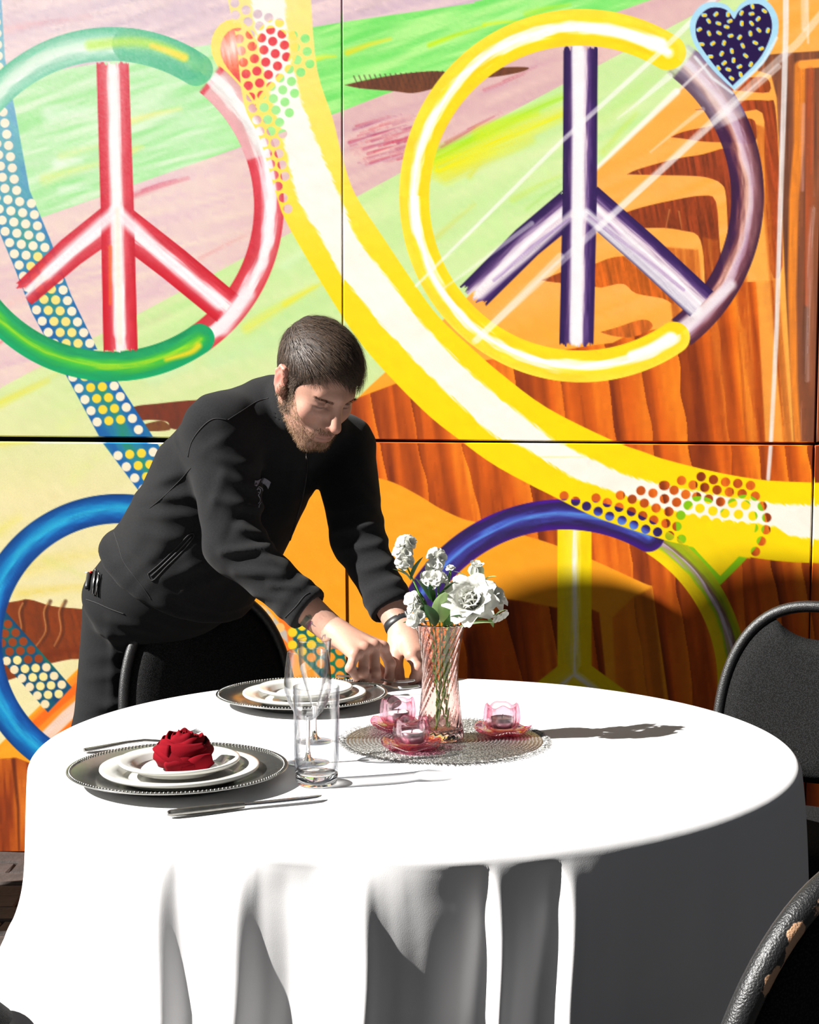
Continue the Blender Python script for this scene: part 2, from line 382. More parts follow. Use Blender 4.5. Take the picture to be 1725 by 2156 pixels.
    def dark(pts, c=DK, a=1.0, n=3, soft=.9):
        q = smooth_poly(pts + [pts[0]], n); sl, m = p.pmask(q, soft)
        k = p.streak(sl, 80, 70, 5, 31)[..., None]
        col = np.asarray(c, np.float32) / 255 * (.82 + .5 * k) + np.float32([.10, .02, 0]) * k
        p.put(sl, m, col, a)
    def vface(x0, x1, y0, y1, x0b, x1b, a=.9):
        sl, m = p.pmask([(x0, y0), (x1, y0 + 6), (x1b, y1), (x0b, y1)], 2.5)
        k = p.streak(sl, 85, 160, 8, 41)
        p.put(sl, m, ramp(k, [(0, (120, 50, 20)), (.5, (190, 85, 25)), (1, (248, 150, 50))]), a)
    p.poly([(1595, 118), (1650, 112), (1725, 108), (2140, 100), (2140, 930), (1668, 930), (1645, 560), (1628, 300), (1600, 180)], (118, 70, 46), 1.5)
    sl, m = p.pmask([(1595, 118), (1725, 108), (2140, 100), (2140, 930), (1668, 930), (1645, 560), (1628, 300), (1600, 180)], 2)
    k = p.streak(sl, 90, 220, 6, 51)
    p.put(sl, m, ramp(k, [(0, (82, 50, 40)), (.45, (128, 74, 50)), (.7, (150, 84, 52)), (1, (190, 130, 110))]), .9)
    p.stroke([(1685, 140), (1683, 300), (1672, 420), (1668, 620), (1672, 800), (1680, 925)], 12, 7, (246, 140, 44), 1, soft=2.5, dry=.2)
    p.stroke([(1690, 136), (1760, 130), (2140, 128)], 9, 9, (252, 160, 66), 1, soft=1.5)
    p.stroke([(1706, 150), (1704, 400), (1700, 640)], 9, 6, (200, 84, 40), .8, soft=3, dry=.4)
    p.stroke([(1692, 220), (1690, 400)], 4, 3, (225, 160, 150), .8, soft=2, dry=.4)
    p.stroke([(1712, 440), (1704, 560), (1700, 800)], 5, 4, (205, 170, 165), .7, soft=2.5, dry=.5)
    # mesa light edges
    L1 = (253, 170, 72)
    p.poly([(1560, 165), (1600, 150), (1624, 158), (1636, 205), (1642, 330), (1652, 560), (1672, 930), (1652, 930), (1626, 560), (1600, 380), (1560, 300)], L1, 1.5)
    dark([(1489, 181), (1540, 172), (1580, 163), (1616, 165), (1620, 194), (1570, 192), (1530, 189)], (150, 68, 30))
    dark([(1465, 231), (1500, 224), (1560, 212), (1618, 212), (1632, 222), (1640, 330), (1648, 560), (1620, 560), (1610, 330), (1606, 238), (1560, 236), (1520, 234)], (138, 60, 28))
    p.poly([(1510, 240), (1600, 238), (1606, 260), (1612, 420), (1632, 700), (1650, 930), (1612, 930), (1596, 640), (1575, 420), (1545, 260)], L1, 2, .8)
    dark([(1412, 289), (1440, 277), (1500, 265), (1560, 252), (1582, 250), (1592, 262), (1590, 300), (1545, 300), (1480, 298), (1440, 292)], (134, 58, 30))
    vface(1592, 1612, 262, 930, 1650, 1668, .6)
    dark([(1321, 367), (1345, 356), (1420, 335), (1480, 325), (1530, 312), (1556, 330), (1566, 420), (1580, 560), (1540, 560), (1530, 420), (1520, 388), (1490, 374), (1450, 370), (1395, 369)], (124, 54, 28))
    vface(1535, 1562, 420, 940, 1570, 1600, .7)
    dark([(1303, 453), (1350, 437), (1420, 421), (1480, 412), (1508, 425), (1516, 520), (1530, 640), (1490, 640), (1482, 540), (1470, 496), (1440, 486), (1400, 480), (1320, 478)], (120, 52, 24))
    vface(1480, 1512, 500, 930, 1510, 1535, .5)
    dark([(1253, 556), (1295, 541), (1345, 546), (1400, 600), (1420, 640), (1395, 628), (1340, 618), (1318, 600), (1300, 598), (1253, 604)], (176, 86, 22))
    vface(1400, 1470, 520, 700, 1420, 1490, .75)
    dark([(1140, 590), (1160, 582), (1190, 572), (1190, 594), (1165, 594)], (140, 64, 24))
    dark([(1264, 699), (1300, 689), (1345, 674), (1368, 676), (1372, 692), (1332, 710), (1290, 707)], (176, 90, 30))
    for x0, y0, x1, y1 in [(1410, 442, 1402, 482), (1430, 445, 1436, 482), (1345, 360, 1350, 367)]:
        p.stroke([(x0, y0), (x1, y1)], 1.6, .8, (210, 130, 70), .7)
    # --- lower left: brown bowl, orange stripes, cliffs
    brown([(-160, 1290), (20, 1268), (60, 1262), (110, 1276), (170, 1282), (240, 1290), (230, 1380), (150, 1388), (100, 1398), (60, 1402), (18, 1432), (-160, 1440)], (112, 50, 22), (150, 62, 20), 75)
    for x, b in [(46, 20), (98, 24), (130, 30)]:
        p.stroke(smooth_poly([(x + 8, 1266), (x, 1290), (x + 4, 1330), (x + b - 40, 1362)], 4), 4, 1.5, (80, 40, 22), .7, soft=2)
        p.stroke(smooth_poly([(x + 2, 1270), (x - 6, 1290), (x - 2, 1328), (x + b - 46, 1360)], 4), 1.6, 1, (214, 150, 90), .7)
    p.stroke(smooth_poly([(80, 1392), (110, 1378), (160, 1368), (220, 1350)], 4), 9, 5, (110, 40, 14), .6, soft=5)
    p.poly([(58, 1518), (100, 1478), (160, 1420), (300, 1290), (420, 1330), (420, 1440), (140, 1600), (90, 1568)], (252, 140, 36), 1)
    p.stroke([(70, 1530), (110, 1492), (160, 1450), (220, 1400)], 9, 9, (250, 100, 20), 1, soft=2, dry=.2)
    p.stroke([(98, 1550), (140, 1508), (220, 1440)], 13, 13, (236, 214, 205), 1, soft=2, dry=.15)
    p.stroke([(100, 1572), (150, 1530), (230, 1450)], 7, 7, (248, 110, 24), 1, soft=2)
    p.poly([(-400, 1640), (-20, 1600), (34, 1596), (70, 1610), (200, 1640), (400, 1640), (640, 1500), (900, 1480), (900, 1836), (-400, 1836)], (150, 66, 20), 2)
    sl, m = p.pmask([(-400, 1640), (-20, 1600), (34, 1596), (70, 1610), (200, 1640), (640, 1500), (900, 1480), (900, 1836), (-400, 1836)], 2)
    k = p.streak(sl, 86, 130, 12, 61)
    p.put(sl, m, ramp(k, [(0, (96, 36, 14)), (.4, (150, 60, 18)), (.7, (190, 90, 22)), (1, (222, 120, 36))]))
    p.stroke([(28, 1600), (38, 1700), (40, 1790)], 4, 2, (80, 30, 14), .7, soft=2)
    # --- ring helper
    def ring(cx, cy, rox, roy, icx, icy, rix, riy, stops, a0=None, a1=None, cap=True, alpha=1.0, edge=None, seed=0, mod=None):
        sl = p.box(cx - rox - 45, cy - roy - 45, cx + rox + 45, cy + roy + 45)
        x, y = X[sl], Y[sl]
        th = np.arctan2(-(y - cy), x - cx)
        ro = 1 / np.sqrt((np.cos(th) / rox) ** 2 + (np.sin(th) / roy) ** 2)
        r = np.hypot(x - cx, y - cy)
        th2 = np.arctan2(-(y - icy), x - icx)
        ri = 1 / np.sqrt((np.cos(th2) / rix) ** 2 + (np.sin(th2) / riy) ** 2) + (r - np.hypot(x - icx, y - icy))
        q = (r - ri) / (ro - ri)
        m = np.clip((ro - r) / 1.6 + .5, 0, 1) * np.clip((r - ri) / 1.6 + .5, 0, 1)
        mid = (ro + ri) / 2; hw = (ro - ri) / 2
        if a0 is not None:
            ac = math.radians((a0 + a1) / 2); hs = math.radians((a1 - a0) / 2)
            da = np.abs((th - ac + math.pi) % (2 * math.pi) - math.pi) - hs
            if cap:
                over = np.clip(da, 0, 9) * mid
                dd = np.hypot(over, r - mid)
                m = np.where(da > 0, np.clip((hw - dd) / 1.6 + .5, 0, 1), m)
                q = np.where(da > 0, np.clip(.5 + .5 * np.sign(r - mid) * dd / hw, 0, 1), q)
            else:
                m = m * np.clip(-da * mid / 6 + .5, 0, 1)
        n = p.noise(th * 6 + 40, q * 9 + 11, seed) * .6 + p.noise(th * 14 + 40, q * 21 + 3, seed + 4) * .4
        qq = np.clip(q + (n - .5) * .22, 0, 1)
        col = ramp(qq, stops) * (.95 + .1 * n[..., None])
        if mod is not None: col, m = mod(col, m, th, q, x, y, n)
        p.put(sl, m, col, alpha)
        return sl, m
    # --- big red heart with yellow rim (left), blue heart, lime heart
    def heart(cx, cy, w, h, lean=0.0):
        out = []
        for i in range(48):
            t = 2 * math.pi * i / 48
            x = 16 * math.sin(t) ** 3; y = 13 * math.cos(t) - 5 * math.cos(2 * t) - 2 * math.cos(3 * t) - math.cos(4 * t)
            out.append((cx + x / 16 * w + lean * y / 16 * h, cy - (y + 2.5) / 14.5 * h))
        return out
    p.poly(heart(536, 142, 92, 102, .0), (250, 222, 90))
    sl, m = p.pmask(heart(538, 140, 74, 82), 1)
    k = p.streak(sl, 80, 40, 6, 71); kk = np.clip(np.hypot(X[sl] - 490, Y[sl] - 100) / 70, 0, 1)
    p.put(sl, m, ramp(np.clip(kk + (k - .5) * .5, 0, 1), [(0, (250, 226, 214)), (.3, (240, 160, 140)), (.6, (236, 96, 60)), (1, (224, 50, 60))]))
    HL = smooth_poly([(1517, 1232), (1440, 1152), (1424, 1110), (1430, 1070), (1460, 1046), (1496, 1050), (1517, 1074), (1540, 1050), (1576, 1042), (1604, 1064), (1610, 1106), (1590, 1156), (1517, 1232)], 4)
    p.poly(HL, (132, 192, 14)); HC2 = (1517, 1130)
    p.poly([(HC2[0] + (x - HC2[0]) * .80, HC2[1] + (y - HC2[1]) * .84 - 3) for x, y in HL], (250, 214, 8))
    # --- blue dotted strips
    le = [(-80, -160), (-72, 0), (-60, 200), (-30, 380), (0, 492), (29, 560), (67, 658), (138, 788), (209, 919), (216, 932), (288, 1028), (420, 1180)]
    re = [(-4, -160), (3, 0), (10, 120), (18, 165), (33, 240), (62, 400), (104, 500), (150, 622), (204, 734), (250, 807), (323, 921), (330, 932), (400, 1030), (520, 1160)]
    sl, m = p.pmask(le + re[::-1], .9)
    k = p.streak(sl, 62, 60, 18, 81); ey = np.clip((Y[sl] - 200) / 500, 0, 1)
    xm = (X[sl] - np.interp(Y[sl], [q[1] for q in le], [q[0] for q in le])) / 97
    ctr = np.clip(1 - np.abs(xm - .55) * 2.2, 0, 1)
    col = ramp(np.clip(ctr * .9 + (k - .5) * .9, 0, 1), [(0, (24, 98, 168)), (.5, (38, 130, 160)), (1, (40, 140, 110))])
    pale = ramp(k, [(0, (90, 150, 205)), (1, (90, 180, 180))])
    col = pale * (1 - ey[..., None]) + col * ey[..., None]
    p.put(sl, m, col)
    lx = lambda y: np.interp(y, [q[1] for q in le], [q[0] for q in le]); rx = lambda y: np.interp(y, [q[1] for q in re], [q[0] for q in re])
    y = -150.0
    while y < 1150:
        slope = np.interp(y, [480, 560, 870], [.16, .10, -.1])
        for c in range(4):
            x0 = lx(y) + 12 + c * 24.8; yy = y + slope * c * 24.8
            if 905 < yy < 938: continue
            if x0 < rx(yy) - 6:
                cc = (253, 232, 204)
                if yy > 540 and c in (1, 2): cc = (250, 224, 130) if yy < 800 else (248, 214, 60)
                if c == 3 and 860 < yy < 880: cc = (140, 70, 50)
                p.disc(x0, yy, 9.6, cc)
        y += 23.6
    # lower left dotted strip piece
    sl, m = p.pmask([(-120, 1150), (16, 1292), (151, 1447), (101, 1500), (16, 1404), (-120, 1250)], .9)
    k = p.streak(sl, 48, 60, 14, 83)
    p.put(sl, m, ramp(k, [(0, (18, 62, 110)), (.5, (16, 84, 110)), (1, (20, 110, 90))]))
    for i in range(-6, 10):
        for j in range(5):
            x = 16.6 + 16.2 * i - 22.5 * j; y = 1314 + 18.2 * i + 1.6 * j
            e = (x - 16) * .745 - (y - 1404) * .667; 
            if -1 < -((x - 16) * .745 - (y - 1292) * .667) and e > 2 and (x + y * .9) < 1440 and x > 2:
                c = (150, 64, 26) if y - x * .25 < 1380 else ((252, 226, 150) if j in (1, 2) else (252, 222, 178))
                p.disc(x, y, 9, c)
    # strip behind the hands
    p.stroke([(598, 1290), (606, 1340), (604, 1420)], 13, 12, (250, 120, 34), 1, soft=2)
    sl, m = p.pmask([(520, 1262), (560, 1278), (604, 1330), (607, 1355), (560, 1310)], 1.5)
    p.put(sl, m, (190, 190, 186), .9)
    for x, y in [(567, 1302), (590, 1321), (552, 1285)]: p.disc(x, y, 9.5, (252, 190, 110))
    sl, m = p.pmask([(612, 1300), (640, 1305), (700, 1345), (780, 1405), (880, 1470), (800, 1500), (700, 1450), (620, 1370)], 1.5)
    k = p.streak(sl, 40, 50, 12, 85)
    p.put(sl, m, ramp(k, [(0, (20, 74, 110)), (.5, (14, 100, 90)), (1, (30, 130, 70))]))
    for i in range(-1, 12):
        for j in range(5):
            x = 636 + 20 * i - 20 * j; y = 1318 + 13 * i + 13.5 * j
            c = (250, 206, 40) if i < 3 else (240, 150, 40)
            slx = (x - 612) > -2 and y > 1304
            if slx and y < 1395 + (x - 620) * .62 - 14: p.disc(x, y, 9.8, c)
    # --- peace sign A (left)
    def modA(col, m, th, q, x, y, n):
        return col, m
    red_st = [(0, (206, 34, 50)), (.30, (218, 62, 76)), (.38, (240, 180, 190)), (.5, (252, 240, 244)), (.62, (250, 246, 248)), (.74, (248, 226, 232)), (.82, (222, 90, 100)), (1, (212, 52, 66))]
    ring(236, 430, 362, 373, 232, 434, 303, 306, red_st, -58, 52, cap=False, alpha=.96, seed=3)
    ring(236, 430, 362, 373, 232, 434, 303, 306, [(0, (255, 255, 255)), (.4, (225, 245, 235)), (.7, (250, 252, 250)), (1, (210, 230, 220))], 18, 50, cap=False, alpha=.55, seed=3)
    gstops = [(0, (20, 150, 90)), (.22, (30, 165, 100)), (.4, (70, 190, 60)), (.52, (150, 215, 40)), (.62, (70, 190, 60)), (.8, (20, 160, 95)), (1, (0, 165, 100))]
    pstops = [(0, (84, 186, 146)), (.22, (130, 206, 172)), (.45, (226, 246, 228)), (.62, (196, 234, 206)), (.8, (110, 198, 158)), (1, (58, 172, 126))]
    ring(236, 430, 362, 373, 232, 434, 303, 306, gstops, 185, 303, seed=5)
    ring(236, 430, 362, 373, 232, 434, 303, 306, pstops, 62, 190, seed=6)
    ring(236, 430, 362, 373, 232, 434, 303, 306, [(0, (60, 175, 120)), (.3, (40, 165, 110)), (.55, (90, 190, 110)), (1, (50, 168, 115))], 58, 84, seed=7, alpha=.8)
    p.stroke(smooth_poly([(190, 95), (280, 88), (340, 98), (388, 120)], 5), 10, 8, (170, 225, 50), .8, soft=6)
    p.stroke(smooth_poly([(320, 96), (355, 108), (388, 121)], 5), 5, 8, (246, 216, 50), .9, soft=4)
    p.stroke(smooth_poly([(350, 757), (400, 742), (418, 728)], 5), 4, 7, (245, 215, 30), .9, soft=4)
    # stem and arms
    def tube(pts, w0, w1, stops, alpha=1.0, seed=0, dry=0.0):
        sl, d, T, S, L = p.line(pts, max(w0, w1) + 4)
        w = w0 + (w1 - w0) * T
        q = np.clip(.5 + .5 * S * d / w, 0, 1)
        n = p.noise(T * L / 55, S * d / 4 + 60, seed) * .6 + p.noise(T * L / 25, S * d / 1.8 + 60, seed + 2) * .4
        m = np.clip((w - d) / 1.8 + .5, 0, 1)
        endd = np.minimum(T, 1 - T) * L
        m = m * np.where(endd <= 0.01, 0, 1)
        if dry: m = m * np.clip((endd - (n - .3) * dry) / 4 + .5, 0, 1)
        p.put(sl, m, ramp(np.clip(q + (n - .5) * .14, 0, 1), stops) * (.95 + .1 * n[..., None]), alpha)
    rs_ = [(0, (200, 22, 40)), (.18, (212, 46, 62)), (.30, (222, 80, 92)), (.40, (248, 226, 230)), (.5, (250, 240, 234)), (.6, (248, 232, 236)), (.70, (222, 80, 92)), (.82, (212, 40, 56)), (1, (200, 20, 40))]
    tube([(255, 470), (365, 555), (480, 650)], 38, 36, rs_, seed=11)
    tube([(240, 462), (150, 530), (48, 622)], 36, 28, rs_, seed=12, dry=30, alpha=.92)
    p.stroke([(470, 690), (490, 660), (520, 620)], 16, 16, (250, 236, 240), .8, soft=6)
    tube([(237, 130), (247, 440), (254, 742)], 34, 36, rs_, seed=13, dry=14)
    p.stroke([(238, 150), (245, 440), (252, 700)], 11, 12, (252, 250, 248), .85, soft=5)
    for pts in ([(246, 445), (340, 535), (462, 640)], [(244, 445), (170, 510), (100, 575)]):
        p.stroke(pts, 13, 11, (252, 246, 250), .9, soft=6)
        p.stroke(pts, 3, 2, (240, 190, 205), .5, soft=2, dry=.4)
    p.stroke([(247, 440), (252, 720)], 4, 5, (250, 228, 200), .6, soft=3)
    p.stroke([(232, 520), (232, 640)], 4, 3, (240, 110, 50), .7, soft=2)
    # --- translucent white and violet tube of sign B (right part of the ring)
    vst = [(0, (50, 26, 66)), (.22, (58, 30, 74)), (.32, (130, 76, 84)), (.42, (222, 170, 160)), (.52, (228, 206, 222)), (.64, (196, 166, 196)), (.76, (132, 84, 104)), (.86, (84, 44, 66)), (1, (48, 26, 62))]
    ring(1225, 412, 384, 393, 1222, 417, 318, 321, vst, -54, 52, cap=False, alpha=.9, seed=21)
    ring(1225, 412, 384, 393, 1222, 417, 318, 321, [(0, (120, 100, 110)), (.3, (225, 220, 225)), (.6, (245, 240, 245)), (.85, (240, 236, 246)), (1, (150, 140, 200))], 26, 55, cap=False, alpha=.5, seed=22)
    p.stroke([(1440, 690), (1480, 655), (1540, 600)], 15, 10, (240, 230, 236), .85, soft=5)
    # stem and arms B
    vs = [(0, (44, 24, 78)), (.16, (58, 32, 92)), (.27, (104, 74, 130)), (.36, (214, 190, 206)), (.5, (252, 248, 250)), (.62, (216, 196, 214)), (.72, (110, 80, 130)), (.84, (52, 28, 84)), (1, (40, 22, 72))]
    tube([(1235, 420), (1360, 530), (1478, 640)], 36, 36, vs, seed=31)
    tube([(1212, 425), (1110, 510), (992, 628)], 36, 34, vs, seed=32, dry=36)
    tube([(1223, 98), (1221, 420), (1214, 730)], 36, 36, vs, seed=33, dry=20)
    p.stroke([(1217, 104), (1218, 300), (1213, 715)], 13, 13, (246, 242, 244), .95, soft=3)
    p.stroke([(1234, 450), (1360, 560), (1465, 655)], 11, 13, (250, 246, 248), .9, soft=4, dry=.15)
    p.stroke([(1206, 450), (1110, 535), (1010, 618)], 8, 12, (250, 240, 240), .9, soft=4, dry=.2)
    p.stroke([(1240, 455), (1340, 530), (1440, 610)], 3, 3, (150, 110, 170), .7, soft=2, dry=.4)
    p.stroke([(1200, 460), (1120, 520), (1040, 590)], 3, 3, (130, 90, 170), .7, soft=2, dry=.4)
    # --- big yellow band with white core, stencil dots left bare
    before = p.C.copy()
    bl = smooth_poly([(474, -60), (480, 0), (497, 80), (513, 217), (547, 292), (584, 417), (599, 459), (640, 533), (719, 663), (782, 750), (890, 863), (965, 924), (1049, 984), (1177, 1051), (1258, 1090), (1383, 1132), (1443, 1147), (1579, 1173), (1725, 1186), (2140, 1190)], 4)
    bl = [(462, -160)] + bl
    br = smooth_poly([(650, -160), (655, 0), (668, 146), (701, 250), (721, 330), (748, 409), (807, 500), (874, 600), (924, 667), (995, 734), (1057, 788), (1153, 859), (1287, 926), (1360, 953), (1413, 971), (1561, 1004), (1710, 1016), (2140, 1022)], 4)
    wl = smooth_poly([(518, -160), (529, 0), (545, 100), (570, 200), (597, 292), (626, 417), (677, 500), (723, 583), (780, 655), (840, 725), (940, 825), (1045, 921), (1086, 933), (1183, 992), (1211, 1007), (1287, 1034), (1400, 1072), (1500, 1094), (1627, 1108), (1710, 1135), (2140, 1142)], 4)
    wr = smooth_poly([(597, -160), (601, 0), (608, 100), (632, 200), (664, 292), (718, 417), (753, 500), (815, 583), (878, 667), (950, 745), (1028, 817), (1164, 924), (1187, 936), (1291, 988), (1354, 1010), (1440, 1030), (1627, 1059), (1710, 1063), (2140, 1068)], 4)
    sl, m = p.pmask(bl + br[::-1], .9)
    wash = np.clip(1 - Y[sl] / 900, 0, 1)
    keep = 1 - np.clip((Y[sl] - 972) / 4, 0, 1) * np.clip((X[sl] - 1136) / 4, 0, 1)
    p.put(sl, m * keep, ramp(wash + (fine[sl] - .5) * .06, [(0, (255, 216, 0)), (.35, (254, 218, 24)), (.6, (253, 224, 80)), (1, (253, 226, 130))]))
    sl, m = p.pmask(wl + wr[::-1], 3.5)
    m = np.clip(m + (p.noise((X[sl] - Y[sl]) / 5, (X[sl] + Y[sl]) / 26, 91) - .5) * 1.1 * (np.abs(m - .5) < .49), 0, 1)
    keep = 1 - np.clip((Y[sl] - 972) / 4, 0, 1) * np.clip((X[sl] - 1136) / 4, 0, 1)
    p.put(sl, m * keep, ramp(st2[sl], [(0, (253, 248, 246)), (1, (250, 240, 230))]), .97)
    D1 = [(427,40),(585,140),(437,210),(748,197),(612,305),(902,248),(1052,317),(463,372),(775,362),(928,417),(1088,475),(643,482),(489,543),(802,530),(958,578),(1245,495),(1412,538),(1122,630),(670,648),(835,697),(517,710),(1275,660),(1440,720),(994,750),(1152,795),(703,820),(860,868),(548,872),(1300,835),(1477,890),(1025,922),(1188,965),(1350,1010),(737,993),(898,1043),(585,1033),(1060,1090),(1220,1138),(617,1197),(775,1160),(937,1207),(1098,1255),(1263,1303),(650,1355),(805,1330),(967,1377),(1128,1425),(680,1510),(837,1500),(1003,1537),(1190,1575)]
    D2 = [(403,215),(555,210),(722,248),(445,372),(603,372),(765,408),(505,530),(660,532),(553,682),(713,685),(595,832),(755,842),(645,987),(797,1002),(700,1142),(772,1303),(838,1457)]
    D3 = [(187,425),(347,500),(500,570),(632,455),(790,520),(662,642),(956,585),(823,710),(973,417),(1127,645),(995,767),(1138,472),(1285,703),(1161,832),(1260,352),(1308,527),(1440,762),(1327,892),(1428,387),(1472,595),(1608,810),(1493,930),(1573,280),(1587,465),(1650,645),(1663,982)]
    D4 = [(188,275),(317,325),(407,232),(545,265),(680,292),(817,308),(960,330),(105,383),(447,352),(585,380),(723,403),(235,430),(866,423),(1013,450),(358,457),(490,482),(624,512),(133,518),(758,527),(905,548),(1090,562),(262,552),(393,585),(538,615),(673,640),(825,652),(985,670),(1140,690),(45,622),(180,663),(313,697),(450,712),(580,745),(720,765),(858,783),(993,803),(1132,825),(137,787),(188,930),(1080,952),(1015,1068),(0,480),(5,330)]
    dots = [(430 + a / 6.635, b / 6.635, 9.7) for a, b in D1] + [(480 + a / 6.635, 220 + b / 6.635, 9.7) for a, b in D2] + [(434, -12, 9), (494, -18, 9.6), (488, -44, 9.6)]
    dots2 = [(1160 + a / 6.635, 980 + b / 6.635, 9.8) for a, b in D3] + [(1400 + a / 5.308, 960 + b / 5.308, 9.9) for a, b in D4]
    for x, y, r in dots:
        sl = p.box(x - r - 2, y - r - 2, x + r + 2, y + r + 2)
        p.put(sl, (r - np.hypot(X[sl] - x, Y[sl] - y)) / 1.6 + .5, before[sl])
    # --- blue ring C (lower left)
    bs = [(0, (0, 60, 130)), (.2, (10, 80, 160)), (.35, (20, 120, 190)), (.5, (40, 170, 215)), (.62, (20, 140, 200)), (.78, (10, 90, 165)), (1, (0, 60, 125))]
    ring(250, 1352, 312, 312, 250, 1352, 246, 250, bs, 70, 300, seed=41)
    # --- sign D (lower right): yellow right arc, stem, violet top arc
    ys = [(0, (250, 214, 10)), (.3, (240, 210, 10)), (.42, (150, 190, 30)), (.5, (180, 150, 150)), (.58, (205, 195, 205)), (.66, (120, 90, 80)), (.78, (150, 170, 20)), (1, (190, 180, 10))]
    ring(1190, 1436, 385, 385, 1190, 1436, 321, 321, ys, -120, 58, cap=False, seed=51)
    yst = [(0, (252, 216, 0)), (.3, (250, 218, 10)), (.4, (252, 236, 130)), (.5, (252, 246, 230)), (.6, (250, 226, 60)), (1, (252, 216, 0))]
    tube([(1210, 1112), (1210, 1836)], 36, 36, yst, seed=52)
    tube([(1210, 1420), (1110, 1500), (960, 1640)], 36, 36, yst, seed=53); tube([(1210, 1420), (1320, 1500), (1460, 1640)], 36, 36, yst, seed=54)
    ring(1190, 1436, 385, 385, 1190, 1436, 321, 321, [(0, (64, 22, 130)), (.2, (46, 30, 80)), (.38, (62, 60, 150)), (.5, (90, 140, 220)), (.6, (70, 90, 190)), (.72, (52, 36, 110)), (.88, (44, 30, 76)), (1, (70, 20, 140))], 60, 150, seed=55)
    after = p.C.copy()
    # lower band and its dots lie over the ring and the lime heart
    sl, m = p.pmask(bl + br[::-1], .9)
    sel = np.clip((Y[sl] - 960) / 4, 0, 1) * np.clip((X[sl] - 1120) / 4, 0, 1)
    p.put(sl, m * sel, (255, 216, 0))
    sl, m = p.pmask(wl + wr[::-1], 3.0)
    m = np.clip(m + (p.noise((X[sl] - Y[sl]) / 5, (X[sl] + Y[sl]) / 26, 91) - .5) * 1.1 * (np.abs(m - .5) < .49), 0, 1)
    sel = np.clip((Y[sl] - 960) / 4, 0, 1) * np.clip((X[sl] - 1120) / 4, 0, 1)
    p.put(sl, m * sel, ramp(st2[sl], [(0, (252, 246, 242)), (1, (248, 238, 226))]), .97)
    sl, m = p.pmask([(1440, 1098), (1500, 1108), (1560, 1112), (1590, 1120), (1580, 1176), (1450, 1150)], 2)
    p.put(sl, m, (252, 214, 6))
    for x, y, r in dots2:
        sl = p.box(x - r - 2, y - r - 2, x + r + 2, y + r + 2)
        p.put(sl, (r - np.hypot(X[sl] - x, Y[sl] - y)) / 1.6 + .5, after[sl])
    # --- yellow ring B
    yb = [(0, (254, 214, 30)), (.3, (254, 214, 20)), (.4, (254, 244, 200)), (.47, (255, 254, 250)), (.56, (255, 254, 250)), (.63, (254, 240, 180)), (.72, (254, 218, 40)), (1, (254, 222, 60))]
    ring(1225, 412, 384, 393, 1222, 417, 318, 321, yb, 59, 303, seed=61)
    p.stroke(smooth_poly([(1225, 58), (1300, 68), (1350, 82), (1392, 92)], 5), 10, 13, (255, 252, 246), 1, soft=4)
    p.stroke(smooth_poly([(1330, 748), (1370, 735), (1412, 712)], 5), 9, 13, (255, 252, 246), 1, soft=4)
    # --- light rays
    RW = (250, 246, 246)
    for pts, w0, w1, a in [([(1512, -10), (1390, 110), (1180, 300), (876, 602)], 6, 3, .75), ([(1640, 140), (1500, 262), (1260, 480)], 6, 6, .55), ([(1760, -8), (1680, 90), (1560, 200), (1400, 350), (1000, 718)], 8, 7, .5),
                           ([(1410, 160), (1340, 220), (1300, 250)], 7, 1, .7), ([(1120, 470), (1000, 560), (930, 610)], 5, 2, .55), ([(1480, 230), (1440, 262), (1370, 320)], 5, 2, .45), ([(1494, 130), (1425, 195)], 2, 3, .8), ([(1180, 540), (1100, 620), (1005, 715)], 8, 7, .5)]:
        p.stroke(pts, w0, w1, RW, a, soft=1.8, dry=.15)
    p.stroke([(1656, -160), (1655, 60), (1652, 180), (1644, 420), (1636, 690), (1624, 930), (1618, 1008)], 6.5, 4, (240, 236, 236), .92, soft=1.5, dry=.15)
    p.stroke([(1694, -160), (1693, 60)], 7, 5, (250, 240, 236), .7, soft=3, dry=.3)
    p.stroke([(1700, -30), (1702, 90)], 3, 2, (250, 240, 236), .6, soft=2)
    # --- blue heart
    H0 = [(1546, 190), (1500, 146), (1466, 100), (1453, 62), (1458, 34), (1478, 10), (1504, 4), (1530, 10), (1546, 24), (1560, 8), (1584, -4), (1612, 0), (1632, 22), (1640, 52), (1632, 92), (1604, 138)]
    H1 = [(1543, 180), (1505, 138), (1472, 90), (1465, 60), (1472, 36), (1492, 18), (1515, 16), (1534, 24), (1546, 40), (1556, 24), (1576, 10), (1600, 9), (1618, 24), (1626, 52), (1620, 84), (1596, 128)]
    p.poly(smooth_poly(H0 + [H0[0]], 4), (170, 216, 240)); p.poly(smooth_poly(H1 + [H1[0]], 4), (36, 14, 70))
    p.stroke([(1464, 120), (1500, 164), (1543, 196)], 3, 3, (236, 246, 250), .7, soft=1.5); p.stroke([(1548, 190), (1606, 132), (1636, 80)], 3, 3, (236, 246, 250), .6, soft=1.5)
    HD = [(262,193),(410,180),(563,183),(318,268),(443,298),(588,268),(735,165),(875,80),(1028,140),(865,175),(948,240),(740,298),(865,298),(547,342),(197,375),(1072,388),(322,425),(450,420),(598,455),(712,475),(850,427),(957,383),(228,563),(370,553),(513,547),(753,583),(912,545),(988,618),(483,683),(613,650),(790,710),(340,720),(515,803),(635,768),(443,865),(568,885),(710,848),(855,820),(726,950),(610,998)]
